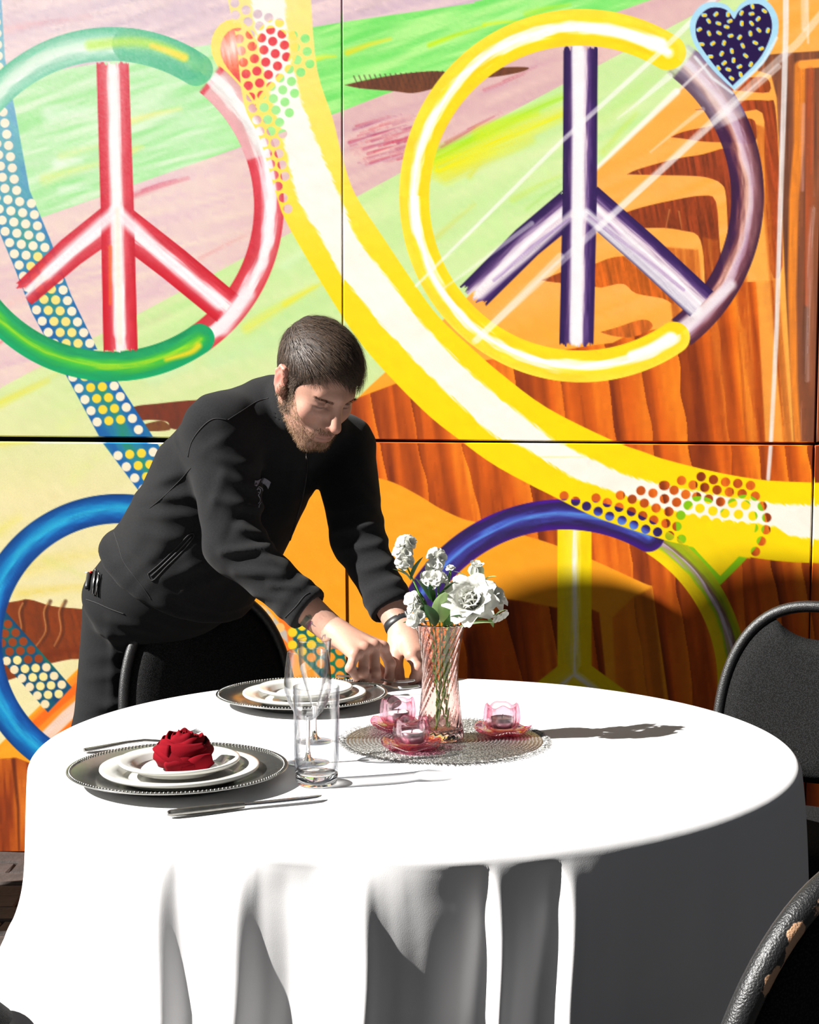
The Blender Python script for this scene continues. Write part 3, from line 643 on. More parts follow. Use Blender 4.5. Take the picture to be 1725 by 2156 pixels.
    for i, (a, b) in enumerate(HD):
        x, y = 1440 + a / 6.053, b / 6.053; t = (i * 2.4) % 3.1
        p.stroke([(x - 2.4 * math.cos(t), y - 2.4 * math.sin(t)), (x + 2.4 * math.cos(t), y + 2.4 * math.sin(t))], 4.0, 4.0, (150, 215, 235), 1, soft=.8)
        p.stroke([(x - 2.2 * math.cos(t) + 1, y - 2.2 * math.sin(t) + .6), (x + 1.6 * math.cos(t) + 1, y + 1.6 * math.sin(t) + .6)], 2.8, 2.8, (245, 200, 30), 1, soft=.8)
    # pale paint and white sheen of the upper left field, mixed into the colour
    pale_sheen = np.clip((760 - X) / 500, 0, 1) * np.clip((620 - Y) / 520, 0, 1)
    pale_sheen = np.clip(pale_sheen * .30 + (p.noise(X / 3, Y / 3, 99) - .5) * .16 * (pale_sheen > 0) * pale_sheen ** .5, 0, .6)[..., None]
    p.C = p.C * (1 - pale_sheen) + np.float32([.99, .97, .96]) * pale_sheen
    # brush grain
    g = (st - .5) * .04 + (fine - .5) * .035
    p.C *= (1 + g)[..., None]
    return np.clip(p.C, 0.005, 1)
# ------------------------------------------------------------------ wall of painted panels
WALL_Y = 4.3
m_paint = bpy.data.materials.new('mural_paint'); m_paint.use_nodes = True
def setup_paint():
    nt = m_paint.node_tree; b = nt.nodes['Principled BSDF']
    at = nt.nodes.new('ShaderNodeAttribute'); at.attribute_name = 'paint'
    tc = nt.nodes.new('ShaderNodeTexCoord')
    n = nt.nodes.new('ShaderNodeTexNoise'); n.inputs['Scale'].default_value = 420; n.inputs['Detail'].default_value = 3
    nt.links.new(tc.outputs['Object'], n.inputs['Vector'])
    cr = nt.nodes.new('ShaderNodeMapRange'); cr.inputs['From Min'].default_value = .3; cr.inputs['From Max'].default_value = .7
    cr.inputs['To Min'].default_value = .93; cr.inputs['To Max'].default_value = 1.05
    nt.links.new(n.outputs['Fac'], cr.inputs['Value'])
    mx = nt.nodes.new('ShaderNodeMix'); mx.data_type = 'RGBA'; mx.blend_type = 'MULTIPLY'; mx.inputs['Factor'].default_value = 1.0
    nt.links.new(at.outputs['Color'], mx.inputs['A']); nt.links.new(cr.outputs['Result'], mx.inputs['B'])
    nt.links.new(mx.outputs['Result'], b.inputs['Base Color'])
    bp = nt.nodes.new('ShaderNodeBump'); bp.inputs['Strength'].default_value = .12; bp.inputs['Distance'].default_value = .0006
    nt.links.new(n.outputs['Fac'], bp.inputs['Height']); nt.links.new(bp.outputs['Normal'], b.inputs['Normal'])
    b.inputs['Roughness'].default_value = .6; b.inputs['Specular IOR Level'].default_value = .22
setup_paint()
m_dark = new_mat('wall_backing', (12, 10, 10), .9, noise=(20, .3))
mb = MB(); mb.box((0.0, WALL_Y + .06, 1.5), (5.0, .04, 3.4)); wall = mb.build('wall_back', m_dark, smooth=False); wall['kind'] = 'structure'
if MURAL:
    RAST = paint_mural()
else:
    RAST = np.full((MV1 - MV0, MU1 - MU0, 3), .6, np.float32); RAST[..., 2] = .2
def Pnp(u, v, Y):
    a = (u - 862.5) / F_PX; b = (1078 - v) / F_PX
    dy = math.cos(PITCH) + b * math.sin(PITCH); dz = -math.sin(PITCH) + b * math.cos(PITCH)
    return np.stack([a * Y / dy, np.full_like(a, Y), dz * Y / dy + CAM_H], -1)
ALB = .95
def to_lin(c): return np.where(c <= .04045, c / 12.92, ((c + .055) / 1.055) ** 2.4)
def sample(u, v):
    x = np.clip(u - MU0, 0, RAST.shape[1] - 1.01); y = np.clip(v - MV0, 0, RAST.shape[0] - 1.01)
    xi = x.astype(np.int32); yi = y.astype(np.int32); fx = (x - xi)[..., None]; fy = (y - yi)[..., None]
    return (RAST[yi, xi] * (1 - fx) + RAST[yi, xi + 1] * fx) * (1 - fy) + (RAST[yi + 1, xi] * (1 - fx) + RAST[yi + 1, xi + 1] * fx) * fy
def wall_panel(c00, c10, c11, c01, yoff=0.0, ch=2.6):
    """painted panel with quadtree-refined front (corner order: top left, top right, bottom right, bottom left; wall px)"""
    W = int(max(c10[0] - c00[0], c11[0] - c01[0])); H = int(max(c01[1] - c00[1], c11[1] - c10[1]))
    W16 = (W + 15) // 16 * 16; H16 = (H + 15) // 16 * 16
    s = np.linspace(0, 1, W16 + 1, dtype=np.float32)[None, :]; t = np.linspace(0, 1, H16 + 1, dtype=np.float32)[:, None]
    cor = [np.asarray(c, np.float32) for c in (c00, c10, c11, c01)]
    U = (cor[0][0] * (1 - s) + cor[1][0] * s) * (1 - t) + (cor[3][0] * (1 - s) + cor[2][0] * s) * t
    V = (cor[0][1] * (1 - s) + cor[1][1] * s) * (1 - t) + (cor[3][1] * (1 - s) + cor[2][1] * s) * t
    C = sample(U, V)
    quads = []
    active = np.ones((H16 // 16, W16 // 16), bool)
    for size, thr in ((16, .05), (8, .075), (4, .11), (2, 9)):
        nb = active.shape
        mxs = None
        for dy in range(0, size + 1, max(1, size // 4)):
            for dx in range(0, size + 1, max(1, size // 4)):
                blk = C[dy:dy + nb[0] * size:size, dx:dx + nb[1] * size:size][:nb[0], :nb[1]]
                mxs = blk.copy() if mxs is None else np.maximum(mxs, blk)
                mns = blk.copy() if (dy == 0 and dx == 0) else np.minimum(mns, blk)
        leaf = active & ((mxs - mns).max(-1) < thr)
        iy, ix = np.nonzero(leaf); iy = iy * size; ix = ix * size; K = W16 + 1
        quads.append(np.stack([iy * K + ix, (iy + size) * K + ix, (iy + size) * K + ix + size, iy * K + ix + size], 1))
        if size > 2: active = np.repeat(np.repeat(active & ~leaf, 2, 0), 2, 1)
    Q = np.concatenate(quads); uniq, inv = np.unique(Q, return_inverse=True); Q = inv.reshape(Q.shape)
    V3 = Pnp(U.ravel()[uniq], V.ravel()[uniq], WALL_Y + yoff); Cc = C.reshape(-1, 3)[uniq]
    # chamfered rim and returns
    ring_px = [c00, c10, c11, c01]; base = len(V3); n_e = 40; rim = []; 
    cx = sum(c[0] for c in ring_px) / 4; cy = sum(c[1] for c in ring_px) / 4
    loop = []
    for i in range(4):
        a, b = ring_px[i], ring_px[(i + 1) % 4]
        for k in range(n_e): loop.append((a[0] + (b[0] - a[0]) * k / n_e, a[1] + (b[1] - a[1]) * k / n_e))
    L = np.asarray(loop, np.float32); D = np.stack([np.sign(L[:, 0] - cx) * (np.abs(L[:, 0] - cx) > 0), np.sign(L[:, 1] - cy)], 1)
    out = L.copy()
    n4 = len(L)
    for i in range(n4):
        e = i // n_e
        if e == 0 or i == n_e: out[i, 1] -= ch
        if e == 1 or i == 2 * n_e: out[i, 0] += ch
        if e == 2 or i == 3 * n_e: out[i, 1] += ch
        if e == 3 or i == 0: out[i, 0] -= ch
    rings = [Pnp(L[:, 0], L[:, 1], WALL_Y + yoff), Pnp(out[:, 0], out[:, 1], WALL_Y + yoff + .005), Pnp(out[:, 0], out[:, 1], WALL_Y + yoff + .04)]
    lc = sample(L[:, 0], L[:, 1])
    V3 = np.concatenate([V3] + rings); Cc = np.concatenate([Cc, lc, lc * .96 + .02, lc * .9])
    fr = []
    for r in range(2):
        for i in range(n4):
            j = (i + 1) % n4; fr.append((base + r * n4 + i, base + r * n4 + j, base + (r + 1) * n4 + j, base + (r + 1) * n4 + i))
    Fq = np.concatenate([Q, np.asarray(fr)])
    o = np_mesh('wall_panel', V3, Fq, m_paint, wall, smooth=False)
    at = o.data.color_attributes.new('paint', 'FLOAT_COLOR', 'POINT')
    lin = np.ones((len(V3), 4), np.float32); lin[:, :3] = to_lin(np.clip(Cc, 0, 1)) * ALB
    at.data.foreach_set('color', lin.ravel())
    return o
hs = lambda x: 920.5 + x * .0079           # slightly sloping horizontal joint
vt = lambda y: 719.5 + (y + 160) * .0026   # upper vertical joint
vb = lambda y: 727.0 + (y - 930) * .010    # lower vertical joint
vr = lambda y: 1740 - y * .0245            # right joint upper
vrb = lambda y: 1714.5 - (y - 934) * .025  # right joint lower
T, B, Lf, Rt = -245, 1792, -385, 2115
g = 3.6
panels = [
    ((Lf, T), (vt(T) - 2.8, T), (vt(925) - 2.8, hs(719) - 4), (Lf, hs(Lf) - 4)),
    ((vt(T) + 2.8, T), (vr(T) - g, T), (vr(930) - g, hs(1715) - 3), (vt(925) + 2.8, hs(722) - 3)),
    ((vr(T) + g, T), (Rt, T), (Rt, hs(Rt) - 5), (vr(930) + g, hs(1720) - 5)),
    ((Lf, hs(Lf) + 12), (vb(935) - 2.6, hs(719) + 11), (vb(B) - 2.6, B), (Lf, B)),
    ((vb(935) + 2.6, hs(727) + 6), (vrb(935) - g, hs(1712) + 5), (vrb(B) - g, B), (vb(B) + 2.6, B)),
    ((vrb(935) + g, hs(1720) + 5), (Rt, hs(Rt) + 5), (Rt, B), (vrb(B) + g, B))]
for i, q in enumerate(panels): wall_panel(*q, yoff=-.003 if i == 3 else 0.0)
# ------------------------------------------------------------------ ground of dark pavers
m_ground = new_mat('joint_sand', (22, 18, 16), .95, noise=(60, .4))
mb = MB(); mb.box((0, 2.0, -.055), (14, 12, .05)); floor = mb.build('floor', m_ground, smooth=False); floor['kind'] = 'structure'
m_brick = new_mat('paver_clay', (50, 40, 36), .8, noise=(14, .45), bump=(60, .6, .004))
brick_me = []
for k in range(5):
    rr = random.Random(k); bm = bmesh.new(); bmesh.ops.create_cube(bm, size=1); bmesh.ops.scale(bm, vec=(.196, .096, .05), verts=bm.verts)
    bmesh.ops.bevel(bm, geom=list(bm.edges), offset=.006, segments=1, affect='EDGES')
    for v in bm.verts: v.co += Vector((rr.uniform(-.002, .002), rr.uniform(-.002, .002), rr.uniform(-.002, .0025)))
    me = bpy.data.meshes.new('brick'); bm.to_mesh(me); bm.free(); me.materials.append(m_brick); brick_me.append(me)
nb = 0
for j in range(26):
    for i in range(11):
        x = -1.75 + i * .2 + (.1 if j % 2 else 0); y = 1.78 + j * .1
        if x > -.55 or y > 4.28: continue
        if nb >= 150: continue
        o = bpy.data.objects.new('brick', brick_me[(i * 7 + j * 3) % 5]); COL.objects.link(o); o.parent = floor
        o.location = (x, y, -.026 + random.uniform(-.003, .003)); o.rotation_euler = (random.uniform(-.02, .02), random.uniform(-.02, .02), random.uniform(-.012, .012)); nb += 1
# ------------------------------------------------------------------ added arched boards, unseen left of the view, cut to cast the wall's rounded shadows
m_board = new_mat('board_paint', (52, 50, 48), .6, noise=(12, .2), bump=(40, .2, .001))
m_boardtrim = new_mat('board_trim', (30, 28, 27), .5, noise=(30, .2))
def arch_board(x_wall, z_top, t, hw, rise, label):
    top = Vector((x_wall, WALL_Y, z_top)) - SUN_DIR * t
    e = empty('shade_board', (top.x, top.y, 0), label, 'board', 'added shade boards')
    h = top.z
    out = [(-hw, 0)] + [(hw * math.cos(math.pi - math.pi * k / 24), h - rise + rise * math.sin(math.pi * k / 24)) for k in range(25)] + [(hw, 0)]
    n = len(out); v = [(x, -.01, z) for x, z in out] + [(x, .01, z) for x, z in out]
    f = [tuple(range(n)), tuple(range(2 * n - 1, n - 1, -1))] + [(i, (i + 1) % n + 0, (i + 1) % n + n, i + n) for i in range(n)]
    mesh_obj('panel', v, f, m_board, e, smooth=False)
    mb = MB(); mb.tube([(x * 1.0, 0, max(z, .01)) for x, z in out], .014, 6); mb.build('edge_trim', m_boardtrim, e)
    for sx in (-1, 1):
        mb = MB(); mb.box((sx * hw * .7, 0, .03), (.05, .4, .06), bev=.005); mb.build('foot', m_boardtrim, e, smooth=False)
arch_board(.53, .785, 2.95, .385, .27, 'lower unseen arched dark board added to shade the painted wall')
arch_board(1.14, .825, 4.7, .36, .22, 'taller unseen arched dark board added to shade the painted wall')
# ------------------------------------------------------------------ table under the cloth
TC = Vector((.008, 2.33, 0)); TR = .61; TZ = .75; CZ = .7525       # cloth surface height
m_ply = new_mat('table_plywood', (150, 120, 85), .6, noise=(18, .2))
m_steel = new_mat('grey_steel', (90, 92, 95), .35, 1.0, noise=(50, .1))
tb = empty('round_table', (TC.x, TC.y, 0), 'round folding table under the long white tablecloth', 'table')
mb = MB(); mb.lathe([(0.002, .726), (TR - .006, .726), (TR - .002, .730), (TR - .002, .744), (TR - .006, .749), (0.002, .749)], 72); mb.build('table_top', m_ply, tb)
for k in range(4):
    a = math.radians(45 + 90 * k); c, s_ = math.cos(a), math.sin(a)
    mb = MB(); mb.tube([(c * .33, s_ * .33, .726), (c * .35, s_ * .35, .4), (c * .37, s_ * .37, 0.0)], .014, 10); mb.build('leg', m_steel, tb)
for k in range(2):
    y = .26 * (1 if k else -1); mb = MB(); mb.tube([(-.26, y, .30), (.26, y, .30)], .01, 8); mb.build('brace', m_steel, tb)
# ------------------------------------------------------------------ tablecloth
m_cloth = bpy.data.materials.new('white_linen'); m_cloth.use_nodes = True
def setup_cloth():
    nt = m_cloth.node_tree; b = nt.nodes['Principled BSDF']
    b.inputs['Base Color'].default_value = (.60, .596, .60, 1); b.inputs['Roughness'].default_value = .85; b.inputs['Specular IOR Level'].default_value = .2
    b.inputs['Sheen Weight'].default_value = .15
    tc = nt.nodes.new('ShaderNodeTexCoord'); n = nt.nodes.new('ShaderNodeTexNoise'); n.inputs['Scale'].default_value = 900; n.inputs['Detail'].default_value = 2
    nt.links.new(tc.outputs['Object'], n.inputs['Vector'])
    n2 = nt.nodes.new('ShaderNodeTexNoise'); n2.inputs['Scale'].default_value = 9; n2.inputs['Detail'].default_value = 3
    nt.links.new(tc.outputs['Object'], n2.inputs['Vector'])
    bp = nt.nodes.new('ShaderNodeBump'); bp.inputs['Strength'].default_value = .25; bp.inputs['Distance'].default_value = .0004
    nt.links.new(n.outputs['Fac'], bp.inputs['Height'])
    bp2 = nt.nodes.new('ShaderNodeBump'); bp2.inputs['Strength'].default_value = .35; bp2.inputs['Distance'].default_value = .004
    nt.links.new(n2.outputs['Fac'], bp2.inputs['Height']); nt.links.new(bp.outputs['Normal'], bp2.inputs['Normal']); nt.links.new(bp2.outputs['Normal'], b.inputs['Normal'])
    # a little light passes through the linen
    tr = nt.nodes.new('ShaderNodeBsdfTranslucent'); tr.inputs['Color'].default_value = (.8, .8, .82, 1)
    mx = nt.nodes.new('ShaderNodeMixShader'); mx.inputs[0].default_value = .035
    out = nt.nodes['Material Output']
    nt.links.new(b.outputs[0], mx.inputs[1]); nt.links.new(tr.outputs[0], mx.inputs[2]); nt.links.new(mx.outputs[0], out.inputs['Surface'])
setup_cloth()
def seg_dist(x, y, a, b):
    dx, dy = b[0] - a[0], b[1] - a[1]; L2 = dx * dx + dy * dy
    t = np.clip(((x - a[0]) * dx + (y - a[1]) * dy) / L2, 0, 1)
    return np.hypot(x - a[0] - t * dx, y - a[1] - t * dy), dx * (y - a[1]) - dy * (x - a[0])
def build_cloth():
    NA = 1500
    # fold profile around the hem: (photo column near the hem, outward push); phi measured from the front
    ctl = [(-40, .60), (40, .62), (95, .75), (150, .40), (205, .34), (258, 1.1), (290, .38), (352, .20), (395, .70), (462, 1.15), (505, .45), (565, .12), (625, .18), (700, .85), (752, 1.5), (766, 1.1), (800, .80), (860, .50), (960, .05), (1018, -.28), (1046, .72), (1076, .48), (1130, .16), (1186, -.05), (1222, 1.0), (1262, .80), (1330, .66), (1420, .58), (1500, .62), (1590, .78), (1650, .66), (1700, .80)]
    ph = [math.asin(max(-.985, min(.985, (c - 866) / 1760 / .66))) for c, _ in ctl]; hv = [h for _, h in ctl]
    ph += [-1.75, -1.62, -1.5, -1.38, -1.25, -1.1, -1.0, 1.05, 1.2, 1.35, 1.5, 1.65]; hv += [.60, .65, .55, .62, .56, .64, .58, .7, .8, .7, .8, .6]
    rr = random.Random(11); a = 1.8
    while a < 2 * math.pi - 1.85:
        ph.append(a); hv.append(rr.uniform(.4, .5) if len(ph) % 2 else rr.uniform(.65, .8)); a += rr.uniform(.12, .2)
    order = np.argsort(ph); ph = np.array(ph)[order]; hv = np.array(hv)[order]
    phi = np.linspace(-math.pi, math.pi, NA, endpoint=False)
    def hfun(p_):
        q = (p_ - ph[0]) % (2 * math.pi) + ph[0]
        xs = np.concatenate([ph, [ph[0] + 2 * math.pi]]); ys = np.concatenate([hv, [hv[0]]])
        i = np.clip(np.searchsorted(xs, q) - 1, 0, len(xs) - 2); t = (q - xs[i]) / (xs[i + 1] - xs[i]); t = .65 * t + .35 * t * t * (3 - 2 * t)
        return ys[i] * (1 - t) + ys[i + 1] * t
    h = hfun(phi)
    k = np.array([1, 2, 3, 3, 3, 2, 1]) / 15; h = np.convolve(np.concatenate([h[-3:], h, h[:3]]), k, 'valid')
    rows = []
    sx, sy = np.sin(phi), -np.cos(phi)
    for r in np.concatenate([np.linspace(.002, .56, 48), np.linspace(.57, TR - .012, 8)]):
        x = sx * r; y = sy * r; z = np.full(NA, CZ)
        rows.append([x + TC.x, y + TC.y, z])
    # creases pressed into the cloth
    cr = [((PZ(1062, 1440, CZ).x, PZ(1062, 1440, CZ).y), (PZ(850, 1680, CZ).x, PZ(850, 1680, CZ).y)), ((PZ(850, 1680, CZ).x, PZ(850, 1680, CZ).y), (PZ(758, 1815, CZ).x, PZ(758, 1815, CZ).y)), ((PZ(1130, 1595, CZ).x, PZ(1130, 1595, CZ).y), (PZ(1660, 1618, CZ).x, PZ(1660, 1618, CZ).y))]
    for R in rows:
        for n_, (a_, b_) in enumerate(cr):
            d, s_ = seg_dist(R[0], R[1], a_, b_)
            R[2] += (.0022 if n_ < 2 else .0008) * np.exp(-(d / .018) ** 1.2)
        R[2] += .0007 * np.sin(R[0] * 21 + 2 * np.sin(R[1] * 13)) * np.sin(R[1] * 17 + 1)
    # rounded edge and drop
    drops = np.concatenate([np.linspace(0, 1, 9)[1:] * 0, []])
    for k_ in range(1, 7):
        t = k_ / 6 * math.pi / 2
        r = TR - .012 + .018 * math.sin(t); z = CZ - .018 * (1 - math.cos(t))
        rows.append([sx * r + TC.x, sy * r + TC.y, np.full(NA, z)])
    dd = np.concatenate([np.linspace(.006, .12, 16), np.linspace(.13, .40, 26), np.linspace(.42, .715, 14)])
    left = np.exp(-((phi + 1.45) / .5) ** 2)                      # cloth pushed out over a chair seat on the left
    for d in dd:
        amp = .040 * (1 - math.exp(-d / .09)) + .05 * d
        base = TR + .006 + -.001 * (1 - math.exp(-d / .04)) + .02 * d
        ang = phi + .06 * d * np.sin(phi * 9 + 1) + .010 * np.sin(d * 17 + phi * 4) * (1 - math.exp(-d / .1))
        w = .0008 * (1 - math.exp(-d / .1)) * np.sin(phi * 29 + d * 9)
        bulge = left * .055 * np.exp(-((d - .34) / .10) ** 2)
        tuck = -.004 * np.exp(-((d - .035) / .03) ** 2) * (1 - np.clip(h * 1.6, 0, 1))       # cloth hugging the table edge
        r = base + amp * (h - .66) + .006 * (1 - math.exp(-d / .05)) + w + bulge + tuck
        # hem crease
        r = r + .0022 * np.exp(-((d - .245 - .012 * np.sin(phi * 3)) / .006) ** 2)
        rows.append([np.sin(ang) * r + TC.x, -np.cos(ang) * r + TC.y, np.full(NA, CZ - .018 - d)])
    V = np.stack([np.stack(R, 1) for R in rows]).reshape(-1, 3); K = len(rows)
    i = np.arange(K - 1)[:, None] * NA; j = np.arange(NA)[None, :]; j2 = (j + 1) % NA
    Q = np.stack([i + j, i + NA + j, i + NA + j2, i + j2], -1).reshape(-1, 4)
    return V, Q
Vc, Qc = build_cloth()
cloth = np_mesh('tablecloth', Vc, Qc, m_cloth); tag(cloth, 'long white tablecloth draped in folds over the round table', 'tablecloth')
def on(px, py, dz=0.0): p = PZ(px, py, CZ + .001); return Vector((p.x, p.y, CZ + .0012 + dz))
# ------------------------------------------------------------------ banquet chairs
m_frame = bpy.data.materials.new('hammered_black_steel'); m_frame.use_nodes = True
def setup_frame():
    nt = m_frame.node_tree; b = nt.nodes['Principled BSDF']
    tc = nt.nodes.new('ShaderNodeTexCoord')
    n = nt.nodes.new('ShaderNodeTexNoise'); n.inputs['Scale'].default_value = 520; n.inputs['Detail'].default_value = 2
    w = nt.nodes.new('ShaderNodeTexNoise'); w.inputs['Scale'].default_value = 16; w.inputs['Detail'].default_value = 6; w.inputs['Roughness'].default_value = .6
    nt.links.new(tc.outputs['Object'], n.inputs['Vector']); nt.links.new(tc.outputs['Object'], w.inputs['Vector'])
    at = nt.nodes.new('ShaderNodeAttribute'); at.attribute_name = 'wear'
    add = nt.nodes.new('ShaderNodeMath'); add.operation = 'ADD'; nt.links.new(w.outputs['Fac'], add.inputs[0]); nt.links.new(at.outputs['Fac'], add.inputs[1])
    cr = nt.nodes.new('ShaderNodeValToRGB'); cr.color_ramp.elements[0].position = .80; cr.color_ramp.elements[1].position = .815
    cr.color_ramp.elements[0].color = srgb(22, 22, 23); cr.color_ramp.elements[1].color = srgb(176, 138, 108)
    nt.links.new(add.outputs[0], cr.inputs['Fac']); nt.links.new(cr.outputs['Color'], b.inputs['Base Color'])
    bp = nt.nodes.new('ShaderNodeBump'); bp.inputs['Strength'].default_value = .7; bp.inputs['Distance'].default_value = .0012
    nt.links.new(n.outputs['Fac'], bp.inputs['Height']); nt.links.new(bp.outputs['Normal'], b.inputs['Normal'])
    b.inputs['Roughness'].default_value = .42; b.inputs['Specular IOR Level'].default_value = .5
setup_frame()
m_fabric = bpy.data.materials.new('charcoal_weave'); m_fabric.use_nodes = True
def setup_fabric():
    nt = m_fabric.node_tree; b = nt.nodes['Principled BSDF']
    tc = nt.nodes.new('ShaderNodeTexCoord'); mp = nt.nodes.new('ShaderNodeMapping'); mp.inputs['Scale'].default_value = (420, 420, 420)
    nt.links.new(tc.outputs['Object'], mp.inputs['Vector'])
    v = nt.nodes.new('ShaderNodeTexVoronoi'); v.inputs['Scale'].default_value = 1.0; v.inputs['Randomness'].default_value = 1.0; nt.links.new(mp.outputs[0], v.inputs['Vector'])
    cr = nt.nodes.new('ShaderNodeValToRGB'); cr.color_ramp.elements[0].color = srgb(36, 36, 37); cr.color_ramp.elements[1].color = srgb(9, 9, 9)
    cr.color_ramp.elements[0].position = .1; cr.color_ramp.elements[1].position = .6
    nt.links.new(v.outputs['Distance'], cr.inputs['Fac'])
    n = nt.nodes.new('ShaderNodeTexNoise'); n.inputs['Scale'].default_value = 160; nt.links.new(tc.outputs['Object'], n.inputs['Vector'])
    c2 = nt.nodes.new('ShaderNodeValToRGB'); c2.color_ramp.elements[0].position = .74; c2.color_ramp.elements[1].position = .80; c2.color_ramp.elements[1].color = (.12, .12, .12, 1); c2.color_ramp.elements[0].color = (0, 0, 0, 1)
    nt.links.new(n.outputs['Fac'], c2.inputs['Fac'])
    ad = nt.nodes.new('ShaderNodeMix'); ad.data_type = 'RGBA'; ad.blend_type = 'ADD'; ad.inputs['Factor'].default_value = .5
    nt.links.new(cr.outputs['Color'], ad.inputs['A']); nt.links.new(c2.outputs['Color'], ad.inputs['B']); nt.links.new(ad.outputs['Result'], b.inputs['Base Color'])
    bp = nt.nodes.new('ShaderNodeBump'); bp.inputs['Strength'].default_value = .6; bp.inputs['Distance'].default_value = .0008; bp.invert = True
    nt.links.new(v.outputs['Distance'], bp.inputs['Height']); nt.links.new(bp.outputs['Normal'], b.inputs['Normal'])
    b.inputs['Roughness'].default_value = .9; b.inputs['Specular IOR Level'].default_value = .15
setup_fabric()
def make_chair(label):
    """stacking banquet chair, front towards +Y, base origin under the seat centre"""
    t = empty('banquet_chair', (0, 0, 0), label, 'chair', 'banquet chairs around the table')
    HW, ZB, ZT = .205, .59, .885
    yb = lambda z: -.205 - .075 * max(0, (z - .45)) / .45            # back rake
    dome = [(HW * math.copysign(abs(math.cos(a)) ** .82, math.cos(a)), ZB + (ZT - ZB) * abs(math.sin(a)) ** .86) for a in [math.pi - math.pi * k / 40 for k in range(41)]]
    path = [(-.19, yb(.45) + .02, .40), (-HW + .004, yb(.48), .48), (-HW, yb(.54), .54)] + [(x, yb(z), z) for x, z in dome] + [(HW, yb(.54), .54), (HW - .004, yb(.48), .48), (.19, yb(.45) + .02, .40)]
    mb = MB(); mb.tube(path, .0125, 12); fr = mb.build('back_frame', m_frame, t)
    wa = fr.data.attributes.new('wear', 'FLOAT', 'POINT')
    n = 12; vals = [0.0] * len(fr.data.vertices)
    for i in range(len(vals)):
        k = i % n; co = fr.data.vertices[i].co; p_ = Vector(path[min(i // n, len(path) - 1)])
        out = (co - p_).normalized(); c = Vector((0, 0, ZB)); radial = Vector((p_.x, 0, p_.z - ZB)).normalized() if p_.z > ZB else Vector((math.copysign(1, p_.x), 0, 0))
        vals[i] = max(0, -out.y * .9 - out.dot(radial) * .25) * .30        # paint knocked off the rear edge
    wa.data.foreach_set('value', vals)
    # pad outline inside the frame, with the dip that leaves a hand hold under the top rail
    k_in = .955; pts = []
    for x, z in dome:
        xx = x * k_in; zz = ZB + (z - ZB) * .962
        if abs(xx) < .095: zz = min(zz, .885 - .020 - .050 * (1 - (abs(xx) / .095) ** 2) ** .75)
        pts.append((xx, zz))
    pts += [(HW * k_in, .56), (HW * k_in * .97, .53), (HW * .7, .52), (0, .517), (-HW * .7, .52), (-HW * k_in * .97, .53), (-HW * k_in, .56)]
    nrm = Vector((0, 1, .165)).normalized()
    mb = MB(); mb.pillow([(x, yb(z) + .002, z) for x, z in pts], .024, .018, nrm, rings=8, pw=6, center=(0, yb(.67), .67)); mb.build('backrest', m_fabric, t, weld=1e-5)
    # seat
    so = [(.215 * math.copysign(abs(math.cos(a)) ** .45, math.cos(a)), .0 + .205 * math.copysign(abs(math.sin(a)) ** .45, math.sin(a)), .445) for a in [2 * math.pi * k / 56 for k in range(56)]]
    mb = MB(); mb.pillow(so, .045, .022, (0, 0, 1), rings=7, pw=5); mb.build('seat', m_fabric, t, weld=1e-5)
    mb = MB(); mb.tube([(p[0] * .93, p[1] * .93, .415) for p in so], .011, 8, closed=True); mb.build('seat_frame', m_frame, t)
    for sx in (-1, 1):
        mb = MB(); mb.tube([(sx * .185, .175, .42), (sx * .195, .19, .2), (sx * .205, .205, .0)], .0125, 10); mb.build('leg', m_frame, t)
        mb = MB(); mb.tube([(sx * .19, yb(.45) + .02, .42), (sx * .195, -.235, .2), (sx * .2, -.275, .0)], .0125, 10); mb.build('leg', m_frame, t)
        mb = MB(); mb.tube([(sx * .192, .185, .25), (sx * .195, -.225, .25)], .008, 8); mb.build('stretcher', m_frame, t)
    return t
def place_chair(ch, x, y, face, rz_extra=0.0):
    d = Vector((face[0] - x, face[1] - y)); ch.location = (x, y, 0); ch.rotation_euler = (0, 0, math.atan2(d.y, d.x) - math.pi / 2 + math.radians(rz_extra))
ch1 = make_chair('black upholstered chair in front of the leaning man, half in his shadow')
bpy.context.view_layer.update()
ch2 = copy_tree(ch1); ch2['label'] = 'black upholstered chair at the right of the table with hand hold in its back'
ch3 = copy_tree(ch1); ch3['label'] = 'nearest black chair at lower right with chipped frame edge, seen from behind'
ch4 = copy_tree(ch1); ch4['label'] = 'black chair at lower left with its seat corner against the tablecloth'
def place_back(ch, bx, by, fx, fy):
    """stand a chair so that its backrest centre is at (bx, by) and it faces (fx, fy)"""
    f = Vector((fx, fy)).normalized(); ch.location = (bx + f.x * .245, by + f.y * .245, 0); ch.rotation_euler = (0, 0, math.atan2(f.y, f.x) - math.pi / 2)
place_back(ch1, -.468, 3.30, .46, -.89)
place_back(ch2, .862, 3.02, -.45, -.9)
place_back(ch3, .412, 1.30, -.60, .8)
place_back(ch4, -.925, 1.690, .5, .87)
